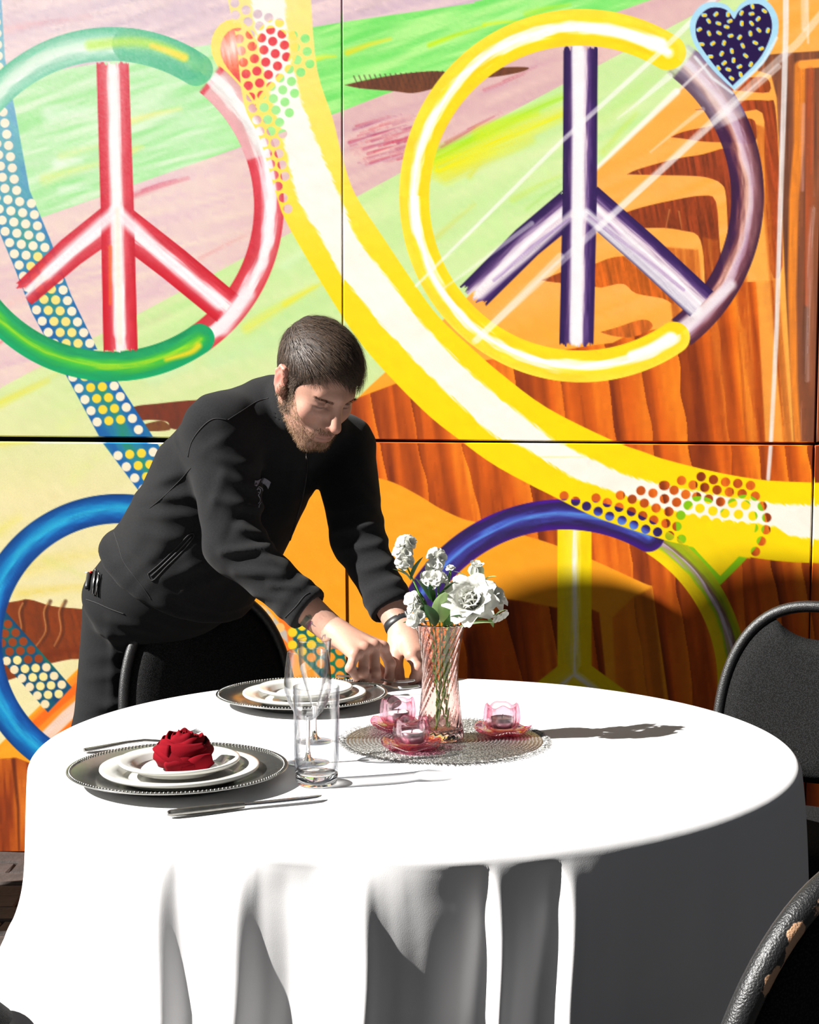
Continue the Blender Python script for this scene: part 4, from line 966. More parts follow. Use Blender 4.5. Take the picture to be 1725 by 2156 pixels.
# ------------------------------------------------------------------ materials of the table ware
m_china = new_mat('white_china', (204, 203, 197), .18, spec=.5, noise=(6, .03), **{'Coat Weight': .3})
m_silver = bpy.data.materials.new('silver_lacquer'); m_silver.use_nodes = True
def setup_silver():
    nt = m_silver.node_tree; b = nt.nodes['Principled BSDF']
    tc = nt.nodes.new('ShaderNodeTexCoord'); n = nt.nodes.new('ShaderNodeTexNoise'); n.inputs['Scale'].default_value = 60; n.inputs['Detail'].default_value = 6
    nt.links.new(tc.outputs['Object'], n.inputs['Vector'])
    cr = nt.nodes.new('ShaderNodeValToRGB'); cr.color_ramp.elements[0].color = (.30, .30, .28, 1); cr.color_ramp.elements[1].color = (.50, .50, .48, 1)
    nt.links.new(n.outputs['Fac'], cr.inputs['Fac']); nt.links.new(cr.outputs['Color'], b.inputs['Base Color'])
    n2 = nt.nodes.new('ShaderNodeTexNoise'); n2.inputs['Scale'].default_value = 700
    nt.links.new(tc.outputs['Object'], n2.inputs['Vector'])
    bp = nt.nodes.new('ShaderNodeBump'); bp.inputs['Strength'].default_value = .15; bp.inputs['Distance'].default_value = .0004
    nt.links.new(n2.outputs['Fac'], bp.inputs['Height']); nt.links.new(bp.outputs['Normal'], b.inputs['Normal'])
    b.inputs['Metallic'].default_value = .95; b.inputs['Roughness'].default_value = .22
setup_silver()
m_flat = new_mat('stainless', (200, 200, 202), .26, 1.0, noise=(90, .05))
m_handle = new_mat('brushed_stainless', (150, 148, 142), .36, 1.0, bump=(600, .3, .0006), noise=(120, .15))
# ------------------------------------------------------------------ chargers and plates
def charger(c, label):
    e = empty('charger_plate', c, label, 'charger', 'silver charger plates')
    mb = MB(); mb.lathe([(.002, .0015), (.085, .0015), (.105, .004), (.109, .0085), (.135, .0155), (.158, .0205), (.1635, .0213), (.1655, .0223), (.1660, .0213), (.164, .0193), (.150, .0165), (.112, .006), (.105, .0), (.002, .0)], 96); mb.build('disc', m_silver, e)
    v, f = [], []
    bm = bmesh.new(); bmesh.ops.create_icosphere(bm, subdivisions=1, radius=.0019)
    bv = [x.co.copy() for x in bm.verts]; bf = [[x.index for x in q.verts] for q in bm.faces]; bm.free()
    mb = MB()
    for k in range(168):
        a = 2 * math.pi * k / 168; mb.add([Vector((.1605 * math.cos(a), .1605 * math.sin(a), .0220)) + p for p in bv], bf)
    mb.build('beaded_rim', m_silver, e); e.scale = (.965, .965, .92); return e
def plate(name, c, R, h, label, cat, grp):
    w = R * .80
    mb = MB(); mb.lathe([(.002, .0035), (w * .80, .0035), (w * .90, .006), (w * .97, h - .006), (R * .86, h - .0035), (R - .004, h - .0012), (R - .0005, h - .001), (R, h - .004), (R - .003, h - .0075), (w * .98, h - .0105), (w * .86, .0016), (w * .80, 0), (w * .72, .0012), (.002, .0012)], 96)
    o = mb.build(name, m_china); o.location = c; tag(o, label, cat, grp); return o
C1 = Vector((-.338, 2.068, CZ + .0012)); C2 = Vector((-.201, 2.655, CZ + .0012))
charger(C1, 'round silver charger plate with beaded rim under the red napkin setting')
charger(C2, 'round silver charger plate with beaded rim by the back edge of the table')
plate('dinner_plate', C1 + Vector((.003, -.004, .0022)), .1155, .022, 'white china dinner plate on the front left charger', 'plate', 'white china plates')
plate('side_plate', C1 + Vector((.001, .004, .0128)), .0885, .020, 'small white china plate holding the red napkin', 'plate', 'white china plates')
plate('dinner_plate', C2 + Vector((.005, -.004, .0022)), .1155, .022, 'white china dinner plate on the charger by the back edge', 'plate', 'white china plates')
plate('side_plate', C2 + Vector((.006, .002, .0128)), .0885, .020, 'small empty white china plate beside the hands', 'plate', 'white china plates')
# ------------------------------------------------------------------ napkin folded into a rose
m_nap = new_mat('red_napkin', (104, 3, 16), .9, spec=.1, noise=(40, .18), bump=(900, .4, .0005))
def napkin():
    c = Vector((C1.x + .008, C1.y - .004, C1.z + .0160))
    e = empty('rose_napkin', c, 'red cloth napkin folded into a rose on the small front plate', 'napkin')
    mb = MB(); rr = random.Random(3)
    N = 260; rows = [[] for _ in range(7)]
    for i in range(N + 1):                       # the tightly rolled heart and its outer wraps
        u = i / N; a = u * 2 * math.pi * 4.6 + .6
        r = .003 + .033 * u ** .85
        top = .050 - .011 * u ** 1.6 + .003 * math.sin(a * 1.7 + 1) + .0015 * math.sin(a * 5)
        bot = .004 + .018 * (1 - u)
        for k in range(7):
            t = k / 6
            bulge = math.sin(t * math.pi) * (.006 + .008 * u)
            roll = .006 * u * max(0, t - .72) / .28
            taper = -(1 - t) ** 2 * .016 * u
            rad = r + bulge + roll + taper + .0012 * math.sin(a * 3.1 + t * 6)
            z = bot + (top - bot) * t - roll * .5
            rows[k].append((rad * math.cos(a), rad * math.sin(a) * .96, z))
    e.scale = (.92, .92, 1.12)
    mb.grid(rows); o = mb.build('rolled_heart', m_nap, e); md = o.modifiers.new('cloth', 'SOLIDIFY'); md.thickness = .0018; md.offset = 0
    def swag(name, a0, a1, z0, z1, w0, rad, twist=0.0):
        mb = MB(); rows = []
        for i in range(25):
            u = i / 24; a = math.radians(a0 + (a1 - a0) * u); z = z0 + (z1 - z0) * u; w = w0 * (.45 + .9 * math.sin(math.pi * min(1, .12 + u * .86)))
            row = []
            for k in range(9):
                t = k / 8 - .5
                rr_ = rad + .007 * math.cos(t * math.pi) + .0012 * math.sin(8 * u + 9 * t)
                row.append((rr_ * math.cos(a), rr_ * math.sin(a) * .96, z + t * w + .002 * math.sin(6 * u)))
            rows.append(row)
        mb.grid(rows); o = mb.build(name, m_nap, e); md = o.modifiers.new('cloth', 'SOLIDIFY'); md.thickness = .0016; md.offset = 0
    swag('petal_fold', 170, 330, .015, .033, .024, .0385); swag('petal_fold', -120, 20, .012, .028, .020, .0400); swag('petal_fold', 20, 190, .025, .017, .025, .0385); swag('petal_fold', 200, 300, .029, .016, .015, .0405)
    # loose leaf tail towards the right front
    mb = MB(); rows = []
    for i in range(13):
        u = i / 12; ctr = Vector((.010 + .042 * u, -.034 - .004 * math.sin(u * 3), .004 + .014 * u)); w = .011 * math.sin(math.pi * (.25 + .6 * u)) + .002
        rows.append([ctr + Vector((-.25 * w * s_, -w * s_ * .5, w * s_ * .9 + .004 * abs(s_))) for s_ in (-1, -.5, 0, .5, 1)])
    mb.grid(rows); o = mb.build('leaf_fold', m_nap, e); md = o.modifiers.new('cloth', 'SOLIDIFY'); md.thickness = .0018
    mb = MB(); rows = []
    for i in range(11):
        u = i / 10; ctr = Vector((.004 + .020 * u, -.040, .005 + .008 * u)); w = .010 * (1 - u * .8)
        rows.append([ctr + Vector((0, -.3 * w * s_, w * s_)) for s_ in (-1, -.5, 0, .5, 1)])
    mb.grid(rows); o = mb.build('leaf_fold', m_nap, e); md = o.modifiers.new('cloth', 'SOLIDIFY'); md.thickness = .0018
napkin()
# ------------------------------------------------------------------ cutlery
def knife(a, b, label):
    L = (b - a).length; e = empty('table_knife', a, label, 'knife', None, math.atan2((b - a).y, (b - a).x))
    mb = MB(); rows = []
    for u, w, h in [(0, .004, .003), (.004, .0062, .0045), (.03, .0072, .0052), (.06, .0066, .0052), (.09, .0052, .0048), (.105, .0048, .0042)]:
        rows.append([(u, w * math.cos(k * math.pi / 5), .0052 + h * math.sin(k * math.pi / 5)) for k in range(10)])
    mb.grid(rows, close_u=True); mb.f.append(tuple(range(10))); mb.build('handle', m_handle, e)
    mb = MB(); v = []
    st = [(.103, -.0045, .0045, .002), (.115, -.0065, .006, .0016), (.15, -.0085, .0065, .0013), (.19, -.0085, .0068, .0011), (.208, -.006, .0068, .001), (.216, .0, .0064, .0008), (.219, .0055, .006, .0005)]
    rows = [[(u, y0, .0052), (u, y0 * .4 + y1 * .6, .0052 + t), (u, y1, .0052 + t), (u, y1, .0052 - t), (u, y0 * .4 + y1 * .6, .0052 - t)] for u, y0, y1, t in st]
    mb.grid(rows, close_u=True); mb.build('blade', m_flat, e); return e
knife(on(353, 1721), on(677, 1685), 'silver table knife lying in front of the front left charger')
def fork(a, b, label, L=.195):
    d = (b - a).normalized(); e = empty('dinner_fork', a, label, 'fork', 'dinner forks', math.atan2(d.y, d.x))
    mb = MB(); rows = []
    for u, w, z, t in [(0, .006, .004, .0022), (.004, .0095, .0042, .0026), (.03, .0085, .006, .0024), (.07, .0055, .009, .0022), (.10, .0038, .009, .0022), (.12, .0045, .006, .002), (.128, .008, .0045, .0016), (.136, .0115, .0042, .0013), (.146, .0122, .005, .0012)]:
        rows.append([(u, w * math.cos(k * math.pi / 4), z + t * math.sin(k * math.pi / 4)) for k in range(8)])
    mb.grid(rows, close_u=True); mb.f.append(tuple(range(8))); mb.build('handle', m_handle, e)
    for k in range(4):
        y = -.0096 + .0064 * k
        mb = MB(); mb.tube([(.143, y, .005), (.155, y * 1.02, .0065), (.172, y * 1.02, .0095), (.188, y, .0135), (.194, y, .0155)], [.0020, .0017, .0016, .0014, .0006], 6); mb.build('tine', m_flat, e)
    return e
fork(on(177, 1585), on(316, 1569), 'silver fork half hidden behind the front left charger')
fk_ = fork(on(716, 1467, .0235), on(905, 1461, .0235), 'silver fork with tines towards the vase, under the hands'); fk_.rotation_euler.y = .125; fk_.scale = (.8, .8, .8)
fk_ = fork(on(708, 1451, .0235), on(905, 1449, .0235), 'silver fork farther back, held down by the fingertips'); fk_.rotation_euler.y = .125; fk_.scale = (.8, .8, .8)
# ------------------------------------------------------------------ clear glass
def glass_mat(name, tint=(1, 1, 1), rim=(.30, .33, .38), ior=1.35, cap=.35):
    """thin clear glass: light passes straight through, darker along the path-rich edges, mirror reflection by Fresnel"""
    m = bpy.data.materials.new(name); m.use_nodes = True; nt = m.node_tree; nt.nodes.clear()
    out = nt.nodes.new('ShaderNodeOutputMaterial'); tr = nt.nodes.new('ShaderNodeBsdfTransparent'); gl = nt.nodes.new('ShaderNodeBsdfGlossy')
    lw = nt.nodes.new('ShaderNodeLayerWeight'); lw.inputs['Blend'].default_value = .38
    cr = nt.nodes.new('ShaderNodeValToRGB'); cr.color_ramp.elements[0].color = (*tint, 1); cr.color_ramp.elements[1].color = (*rim, 1); cr.color_ramp.elements[0].position = .25; cr.color_ramp.elements[1].position = .95
    nt.links.new(lw.outputs['Facing'], cr.inputs['Fac']); nt.links.new(cr.outputs['Color'], tr.inputs['Color'])
    fr0 = nt.nodes.new('ShaderNodeFresnel'); fr0.inputs['IOR'].default_value = ior; fr = nt.nodes.new('ShaderNodeMath'); fr.operation = 'MINIMUM'; fr.inputs[1].default_value = cap; nt.links.new(fr0.outputs[0], fr.inputs[0])
    gl.inputs['Roughness'].default_value = .02; gl.inputs['Color'].default_value = (1, 1, 1, 1)
    n = nt.nodes.new('ShaderNodeTexNoise'); n.inputs['Scale'].default_value = 30; tc = nt.nodes.new('ShaderNodeTexCoord'); nt.links.new(tc.outputs['Object'], n.inputs['Vector'])
    bp = nt.nodes.new('ShaderNodeBump'); bp.inputs['Strength'].default_value = .05; bp.inputs['Distance'].default_value = .002; nt.links.new(n.outputs['Fac'], bp.inputs['Height'])
    nt.links.new(bp.outputs['Normal'], gl.inputs['Normal'])
    mx = nt.nodes.new('ShaderNodeMixShader'); nt.links.new(fr.outputs[0], mx.inputs[0]); nt.links.new(tr.outputs[0], mx.inputs[1]); nt.links.new(gl.outputs[0], mx.inputs[2]); nt.links.new(mx.outputs[0], out.inputs['Surface'])
    return m
def refr_mat(name, col, rough=0.0, ior=1.48):
    m = bpy.data.materials.new(name); m.use_nodes = True; nt = m.node_tree; b = nt.nodes['Principled BSDF']
    b.inputs['Base Color'].default_value = (*col, 1); b.inputs['Roughness'].default_value = rough; b.inputs['Transmission Weight'].default_value = 1.0; b.inputs['IOR'].default_value = ior
    tc = nt.nodes.new('ShaderNodeTexCoord'); n = nt.nodes.new('ShaderNodeTexNoise'); n.inputs['Scale'].default_value = 45; nt.links.new(tc.outputs['Object'], n.inputs['Vector'])
    bp = nt.nodes.new('ShaderNodeBump'); bp.inputs['Strength'].default_value = .12; bp.inputs['Distance'].default_value = .002; nt.links.new(n.outputs['Fac'], bp.inputs['Height']); nt.links.new(bp.outputs['Normal'], b.inputs['Normal'])
    return m
m_glass = glass_mat('clear_glass'); m_base = refr_mat('solid_clear_glass', (1, 1, 1))
def tumbler(c):
    e = empty('tumbler', c, 'tall clear straight-sided water glass between plate and placemat', 'glass')
    H = .142
    mb = MB(); mb.lathe([(.0310, .0165), (.0318, .03), (.0328, .09), (.0335, H - .001), (.0332, H), (.0325, H), (.0320, H - .002), (.0310, .09), (.0296, .03), (.027, .0195), (.002, .0185)], 64); mb.build('glass_wall', m_glass, e)
    mb = MB(); mb.lathe([(.002, .0005), (.026, .0), (.0292, .002), (.0304, .006), (.0309, .0160), (.028, .0168), (.015, .0150), (.002, .0145)], 64); mb.build('solid_base', m_base, e)
tumbler(on(667, 1650))
def wineglass(c, name, label, prof_bowl, stem_h, base_r, cat='glass'):
    e = empty(name, c, label, cat)
    mb = MB(); out = prof_bowl; inn = [(max(r - .0011, .0006), z + (.0016 if i == 0 else 0)) for i, (r, z) in enumerate(prof_bowl)]
    mb.lathe(out + inn[::-1], 64); mb.build('bowl', m_glass, e)
    mb = MB(); mb.lathe([(.0045, stem_h + .006), (.0034, stem_h), (.0030, stem_h * .6), (.0032, .02), (.0048, .010), (.010, .0055)], 24); mb.build('stem', m_base, e)
    mb = MB(); mb.lathe([(.002, .0065), (.010, .0052), (.022, .0030), (base_r - .001, .0022), (base_r, .0012), (base_r - .001, .0003), (.002, .0003)], 64); mb.build('foot', m_glass, e)
wineglass(on(649, 1607), 'wine_glass', 'wide-bowled wine glass standing just behind the tall tumbler', [(.004, .066), (.012, .070), (.022, .080), (.031, .095), (.0355, .112), (.0365, .125), (.0355, .142), (.0335, .158), (.0315, .172), (.0310, .1735)], .066, .033)
wineglass(on(663, 1562), 'pilsner_glass', 'tall narrow stemmed glass behind the wine glass', [(.0035, .054), (.008, .066), (.0135, .085), (.019, .104), (.0235, .120), (.0255, .134), (.0265, .150), (.0275, .166), (.0280, .1690)], .054, .031)
# ------------------------------------------------------------------ placemat
m_mat = bpy.data.materials.new('silver_braid'); m_mat.use_nodes = True
def setup_mat():
    nt = m_mat.node_tree; b = nt.nodes['Principled BSDF']
    tc = nt.nodes.new('ShaderNodeTexCoord'); n = nt.nodes.new('ShaderNodeTexNoise'); n.inputs['Scale'].default_value = 420; n.inputs['Detail'].default_value = 3
    nt.links.new(tc.outputs['Object'], n.inputs['Vector'])
    cr = nt.nodes.new('ShaderNodeValToRGB'); cr.color_ramp.elements[0].position = .35; cr.color_ramp.elements[1].position = .65
    cr.color_ramp.elements[0].color = srgb(96, 93, 88); cr.color_ramp.elements[1].color = srgb(214, 213, 210)
    nt.links.new(n.outputs['Fac'], cr.inputs['Fac']); nt.links.new(cr.outputs['Color'], b.inputs['Base Color'])
    bp = nt.nodes.new('ShaderNodeBump'); bp.inputs['Strength'].default_value = .8; bp.inputs['Distance'].default_value = .0015; nt.links.new(n.outputs['Fac'], bp.inputs['Height']); nt.links.new(bp.outputs['Normal'], b.inputs['Normal'])
    b.inputs['Metallic'].default_value = .85; b.inputs['Roughness'].default_value = .36
setup_mat()
MC = on(935, 1560)
def placemat():
    e = empty('placemat', MC, 'round woven silver placemat with fringed edge under the vase', 'placemat')
    prof = [(.003, .0008)]; nr = 26; R = .163
    for k in range(nr):
        for q in range(4):
            prof.append((.004 + (R - .004) * (k + q / 4) / nr, .0010 + .0024 * abs(math.sin(math.pi * q / 4))))
    prof += [(R, .0010), (R, .0), (.003, .0)]
    mb = MB(); mb.lathe(prof, 160, mod=lambda r, z, a: (r, z + (.0005 * math.sin(a * 80 + r * 900) if z > .0012 else 0))); mb.build('braided_coil', m_mat, e)
    rr = random.Random(8); mb = MB()
    for k in range(900):
        a = 2 * math.pi * k / 900 + rr.uniform(-.004, .004); L = rr.uniform(.008, .016); da = rr.uniform(-.03, .03); up = rr.uniform(0, .004)
        p0 = Vector((R * .995 * math.cos(a), R * .995 * math.sin(a), .0016)); p1 = Vector(((R + L * .6) * math.cos(a + da * .5), (R + L * .6) * math.sin(a + da * .5), .0016 + up)); p2 = Vector(((R + L) * math.cos(a + da), (R + L) * math.sin(a + da), .0010 + up * .6))
        mb.tube([p0, p1, p2], [.0005, .0004, .0002], 3, cap=False)
    fr = mb.build('fringe', m_mat, e); fr['kind'] = 'stuff'
placemat()
# ------------------------------------------------------------------ candle cups
m_pinkedge = glass_mat('pink_glass', (.95, .62, .72), (.86, .16, .36), 1.5, .35); m_pinkpale = glass_mat('pale_pink_glass', (.975, .86, .895), (.82, .22, .42), 1.5, .4); m_wax = new_mat('white_wax', (238, 232, 226), .5, noise=(30, .04), **{'Subsurface Weight': .2}); m_alu = new_mat('candle_cup_aluminium', (190, 186, 184), .3, 1.0, noise=(80, .1)); m_wick = new_mat('wick', (50, 45, 40), .9, noise=(200, .2))
def candle(c, seed, label, clabel):
    rr = random.Random(seed); ph = rr.uniform(0, 6)
    e = empty('candle_holder', c, label, 'candle holder', 'pink glass candle holders')
    wav = lambda r, z, a: (r * (1 + .06 * math.sin(5 * a + ph) * (r / .047) ** 2), z + .0035 * math.sin(5 * a + ph + .6) * (r / .047) ** 2)
    mb = MB(); mb.lathe([(.002, .0035), (.022, .0035), (.034, .0055), (.043, .0095), (.0465, .0115), (.0475, .0100), (.045, .0072), (.036, .0028), (.024, .0), (.002, .0)], 60, mod=wav); mb.build('saucer', m_pinkedge, e)
    def cupw(r, z, a):
        k = max(0, (z - .018) / .03)
        return (r * (1 + .035 * math.sin(6 * a + ph) + .02 * math.sin(11 * a + 2 + ph)), z + k * (.0022 * math.sin(4 * a + ph) + .0012 * math.sin(7 * a)))
    mb = MB(); mb.lathe([(.002, .0045), (.017, .0045), (.024, .009), (.0285, .018), (.030, .028), (.0285, .040), (.0265, .0475), (.0250, .0485), (.0235, .0470), (.0238, .040), (.0248, .028), (.0236, .018), (.0205, .012), (.002, .0105)], 60, mod=cupw); mb.build('cup', m_pinkpale, e)
    mb = MB(); prof = [(.0300, .026), (.0312, .031), (.0302, .038), (.0280, .0475), (.0262, .0497), (.0250, .0487)]
    t = empty('tea_light', c + Vector((0, 0, .0112)), clabel, 'candle', 'tea lights')
    mb = MB(); mb.lathe([(.002, 0), (.0188, 0), (.0192, .0005), (.0192, .0165), (.0188, .0168), (.0185, .0163), (.0185, .0142), (.002, .0142)], 40); mb.build('metal_cup', m_alu, t)
    mb = MB(); mb.lathe([(.0184, .0143), (.0182, .0150), (.012, .0146), (.002, .0144)], 40); mb.build('wax', m_wax, t)
    mb = MB(); mb.tube([(0, 0, .0145), (.0008, .0003, .019), (.0016, .0002, .0215)], .0007, 6); mb.build('wick', m_wick, t)
zz = Vector((0, 0, .0042))
candle(on(838, 1537) + zz, 1, 'pink glass candle cup on petal saucer, left behind the others', 'tea light in the rear left pink cup')
candle(on(867, 1582) + zz, 2, 'pink glass candle cup on petal saucer nearest the camera', 'tea light in the front pink cup')
candle(on(1057, 1550) + zz, 3, 'pink glass candle cup on petal saucer right of the vase', 'tea light in the right pink cup')
# ------------------------------------------------------------------ vase
m_vase = refr_mat('rose_glass', (.985, .76, .72), 0.0, 1.46)
VC = on(927, 1560) + Vector((0, 0, .0042)); VH = .191
def vase():
    prof = [(.034, .0), (.0385, .0015), (.0392, .006), (.0370, .018), (.0335, .045), (.0302, .080), (.0288, .105), (.0298, .130), (.0330, .155), (.0372, .176), (.0412, .1895), (.0415, VH), (.0398, VH), (.0388, .1885), (.0350, .176), (.0308, .155), (.0276, .130), (.0266, .105), (.0280, .080), (.0311, .045), (.033, .022), (.0325, .0165), (.020, .0135), (.002, .0130)]
    P2 = [(.002, .0)] + prof
    def tw(r, z, a):
        outer = 1
        k = min(1, z / .012)
        return (r * (1 + .050 * k * abs(math.sin(10 * (a - z * 15.0))) - .025 * k), z)
    fine_prof = []
    for i in range(len(P2) - 1):
        (r0, z0), (r1, z1) = P2[i], P2[i + 1]; n = max(1, int(abs(z1 - z0) / .004))
        for k in range(n): fine_prof.append((r0 + (r1 - r0) * k / n, z0 + (z1 - z0) * k / n))
    fine_prof.append(P2[-1])
    mb = MB(); mb.lathe(fine_prof, 176, mod=tw); o = mb.build('vase', m_vase); o.location = VC
    tag(o, 'flared rose-tinted glass vase with twisted ribs holding white flowers', 'vase')
vase()
# ------------------------------------------------------------------ flowers
m_petal = new_mat('white_petal', (205, 205, 198), .7, spec=.25, noise=(60, .04), **{'Subsurface Weight': .0})
def petal_mat():
    m = new_mat('white_petal_soft', (214, 214, 208), .7, spec=.2, noise=(60, .04)); nt = m.node_tree; b = nt.nodes['Principled BSDF']
    tr = nt.nodes.new('ShaderNodeBsdfTranslucent'); tr.inputs['Color'].default_value = (.75, .76, .70, 1); mx = nt.nodes.new('ShaderNodeMixShader'); mx.inputs[0].default_value = .32
    nt.links.new(b.outputs[0], mx.inputs[1]); nt.links.new(tr.outputs[0], mx.inputs[2]); nt.links.new(mx.outputs[0], nt.nodes['Material Output'].inputs['Surface']); return m
m_petal = petal_mat()
m_leaf = new_mat('leaf_green', (62, 110, 46), .5, spec=.4, noise=(45, .35)); m_dleaf = new_mat('dark_leaf', (34, 74, 32), .5, spec=.4, noise=(45, .3)); m_pale = new_mat('pale_leaf', (168, 200, 130), .55, noise=(40, .15)); m_stem = new_mat('stem_green', (92, 140, 58), .5, noise=(60, .2)); m_core = new_mat('flower_eye', (206, 206, 130), .7, noise=(80, .2))
def petal_rows(Lp, Wp, cup, n=7, m=5, curl=0.0, seed=0):
    rr = random.Random(seed); ph = rr.uniform(0, 6); rows = []
    for i in range(n):
        u = i / (n - 1); w = Wp * math.sin(math.pi * (.10 + .84 * u ** .8)) ** .7
        row = []
        for k in range(m):
            t = k / (m - 1) * 2 - 1
            x = Lp * u; y = w * t; z = cup * (u ** 2) + .25 * w * t * t - curl * max(0, u - .6) ** 2 * Lp * 6 + .06 * Wp * math.sin(5 * t + ph) * u
            row.append(Vector((x, y, z)))
        rows.append(row)
    return rows
def frame_to(d):
    d = Vector(d).normalized(); return d.to_track_quat('Z', 'Y').to_matrix().to_4x4()
def blossom(mb, c, d, R, seed, n=5, tilt=35, layers=2):
    rr = random.Random(seed); M = Matrix.Translation(Vector(c)) @ frame_to(d)
    for l in range(layers):
        for k in range(n):
            a = 2 * math.pi * k / n + l * .6 + rr.uniform(-.2, .2)
            T = Matrix.Rotation(a, 4, 'Z') @ Matrix.Rotation(-math.radians(tilt * (l * .7) + rr.uniform(-5, 12)), 4, 'Y')
            rows = petal_rows(R * (1 - .25 * l), R * .55 * (1 - .2 * l), R * .15, 5, 5, .12, seed * 31 + k + l * 7)
            mb.grid([[M @ T @ p for p in r] for r in rows])
def leaf(mb, base, d, L, W, up=(0, 0, 1), bend=.2, seed=0):
    d = Vector(d).normalized(); side = d.cross(Vector(up)).normalized(); nn = side.cross(d); rows = []
    for i in range(9):
        u = i / 8; w = W * math.sin(math.pi * (.06 + .9 * u ** .85)) ** .9 * (1 if i < 8 else .1)
        c = Vector(base) + d * L * u - nn * bend * L * u * u
        rows.append([c - side * w - nn * 0 + nn * w * .35, c - side * w * .5 + nn * w * .1, c, c + side * w * .5 + nn * w * .1, c + side * w + nn * w * .35])
    mb.grid(rows)
FD = VC.y
def fp(px, py, dy=0.0): return P(px, py, FD + dy)
vb_in = VC + Vector((0, 0, .03))
def stem_path(head, via=None, k=0):
    ang = k * 2.1; foot = VC + Vector((.014 * math.cos(ang), .014 * math.sin(ang), .016)); rim = VC + Vector((0, 0, VH))
    dirx = (head - rim); q = rim + Vector((max(-.031, min(.031, dirx.x * .28)), max(-.031, min(.031, dirx.y * .28)), 0))
    pts = [foot, VC + (q - VC) * .5 + Vector((0, 0, .0)), q] + ([via] if via else []) + [head]
    return catmull(pts, 6)
def stock_flower(heads, label, k, leaves, thin=.0014):
    base = heads[-1]; e = empty('stock_flower', VC + Vector((0, 0, .016)), label, 'flower', 'white stock flowers'); inv = Matrix.Translation(-e.location)
    mb = MB(); mb.tube(stem_path(base, None, k), thin, 6); mb.tube([base] + [h for h in heads[::-1]], thin * .8, 6); mb.build('stem', m_stem, e, M=inv)
    for i, h in enumerate(heads):
        mb = MB(); rr = random.Random(k * 10 + i)
        n = 3
        for j in range(n):
            a = j * 2 * math.pi / n + rr.uniform(0, 2); d = Vector((math.cos(a) * .8, -abs(math.sin(a)) * .8 - .35, .5 + rr.uniform(-.3, .4)))
            blossom(mb, h + Vector((.007 * math.cos(a), .007 * math.sin(a) - .003, rr.uniform(-.005, .005))), d, .0135, k * 100 + i * 10 + j)
        mb.build('blossom', m_petal, e, M=inv)
    for (b, d, L, W) in leaves:
        mb = MB(); leaf(mb, b, d, L, W); mb.build('leaf', m_dleaf, e, M=inv)
stock_flower([fp(855, 1140), fp(848, 1160), fp(852, 1182)], 'tallest white stock spray leaning left out of the vase', 0,
             [(fp(865, 1222), (-.5, -.2, .75), .034, .006), (fp(866, 1220), (.28, -.2, .9), .045, .007), (fp(862, 1215), (-.75, .1, .55), .03, .005)])
stock_flower([fp(920, 1172, .02), fp(916, 1192, .01), fp(905, 1216, -.005), fp(922, 1220, -.01)], 'middle white stock spray rising from the centre of the vase', 1,
             [(fp(905, 1262), (-.35, -.3, .8), .05, .007), (fp(915, 1275), (.4, -.3, .75), .06, .007), (fp(912, 1268), (-.1, -.5, .8), .045, .006), (fp(900, 1290), (-.3, .1, .9), .05, .008)])
stock_flower([fp(872, 1263, .01), fp(878, 1285, 0), fp(876, 1300, -.01)], 'low white stock spray at the left lip of the vase', 2,
             [(fp(890, 1318), (-.8, -.3, .35), .035, .009), (fp(898, 1316), (-.6, -.3, .6), .04, .009), (fp(888, 1305), (.2, -.4, .9), .035, .008)])
def rose(c, d, R, k, label, bud=False):
    e = empty('white_rose', VC + Vector((0, 0, .016)), label, 'flower', 'white roses'); inv = Matrix.Translation(-e.location)
    d = Vector(d).normalized(); M = Matrix.Translation(c) @ frame_to(d); rr = random.Random(k * 7)
    mb = MB(); mb.tube(stem_path(c - d * R * .5, None, k), .0018, 6); mb.build('stem', m_stem, e, M=inv)
    rings = [(5, .18, 8, .62), (6, .34, 16, .72), (7, .55, 28, .85), (8, .75, 44, 1.0), (9, .95, 64, 1.05)] if not bud else [(4, .2, 4, .9), (5, .34, 10, 1.05), (5, .46, 18, 1.1)]
    for ri, (n, rad, tilt, sz) in enumerate(rings):
        for j in range(n):
            a = 2 * math.pi * j / n + ri * .5 + rr.uniform(-.15, .15); mb = MB()
            Lp = R * sz * (1.0 if not bud else 1.25); Wp = R * .52 * sz * (1 + .3 * (ri < 2))
            base = Vector((rad * R * .35, 0, -R * .35))
            T = Matrix.Rotation(a, 4, 'Z') @ Matrix.Translation(base) @ Matrix.Rotation(-math.radians(90 - tilt), 4, 'Y')
            rows = petal_rows(Lp, Wp, R * .30, 7, 7, .10 + .08 * ri, k * 97 + ri * 13 + j)
            mb.grid([[inv @ M @ T @ p for p in r] for r in rows]); mb.build('petal', m_petal, e)
    for j in range(4):
        mb = MB(); a = j * 1.6 + k; dd = M.to_3x3() @ Vector((math.cos(a), math.sin(a), .35)); leaf(mb, c - d * R * .42, dd, R * (1.0 if not bud else 1.1), R * .2); mb.build('sepal', m_pale, e, M=inv)
    return e, inv
rose(fp(990, 1262, -.028), (-.15, -.85, .45), .036, 3, 'large open white rose leaning over the right lip of the vase')
rose(fp(1028, 1252, .005), (.45, -.45, .75), .028, 4, 'medium white rose right behind the large open rose')
rose(fp(1002, 1206, .01), (.1, -.3, .9), .019, 5, 'small white rose bud above the large open rose', True)
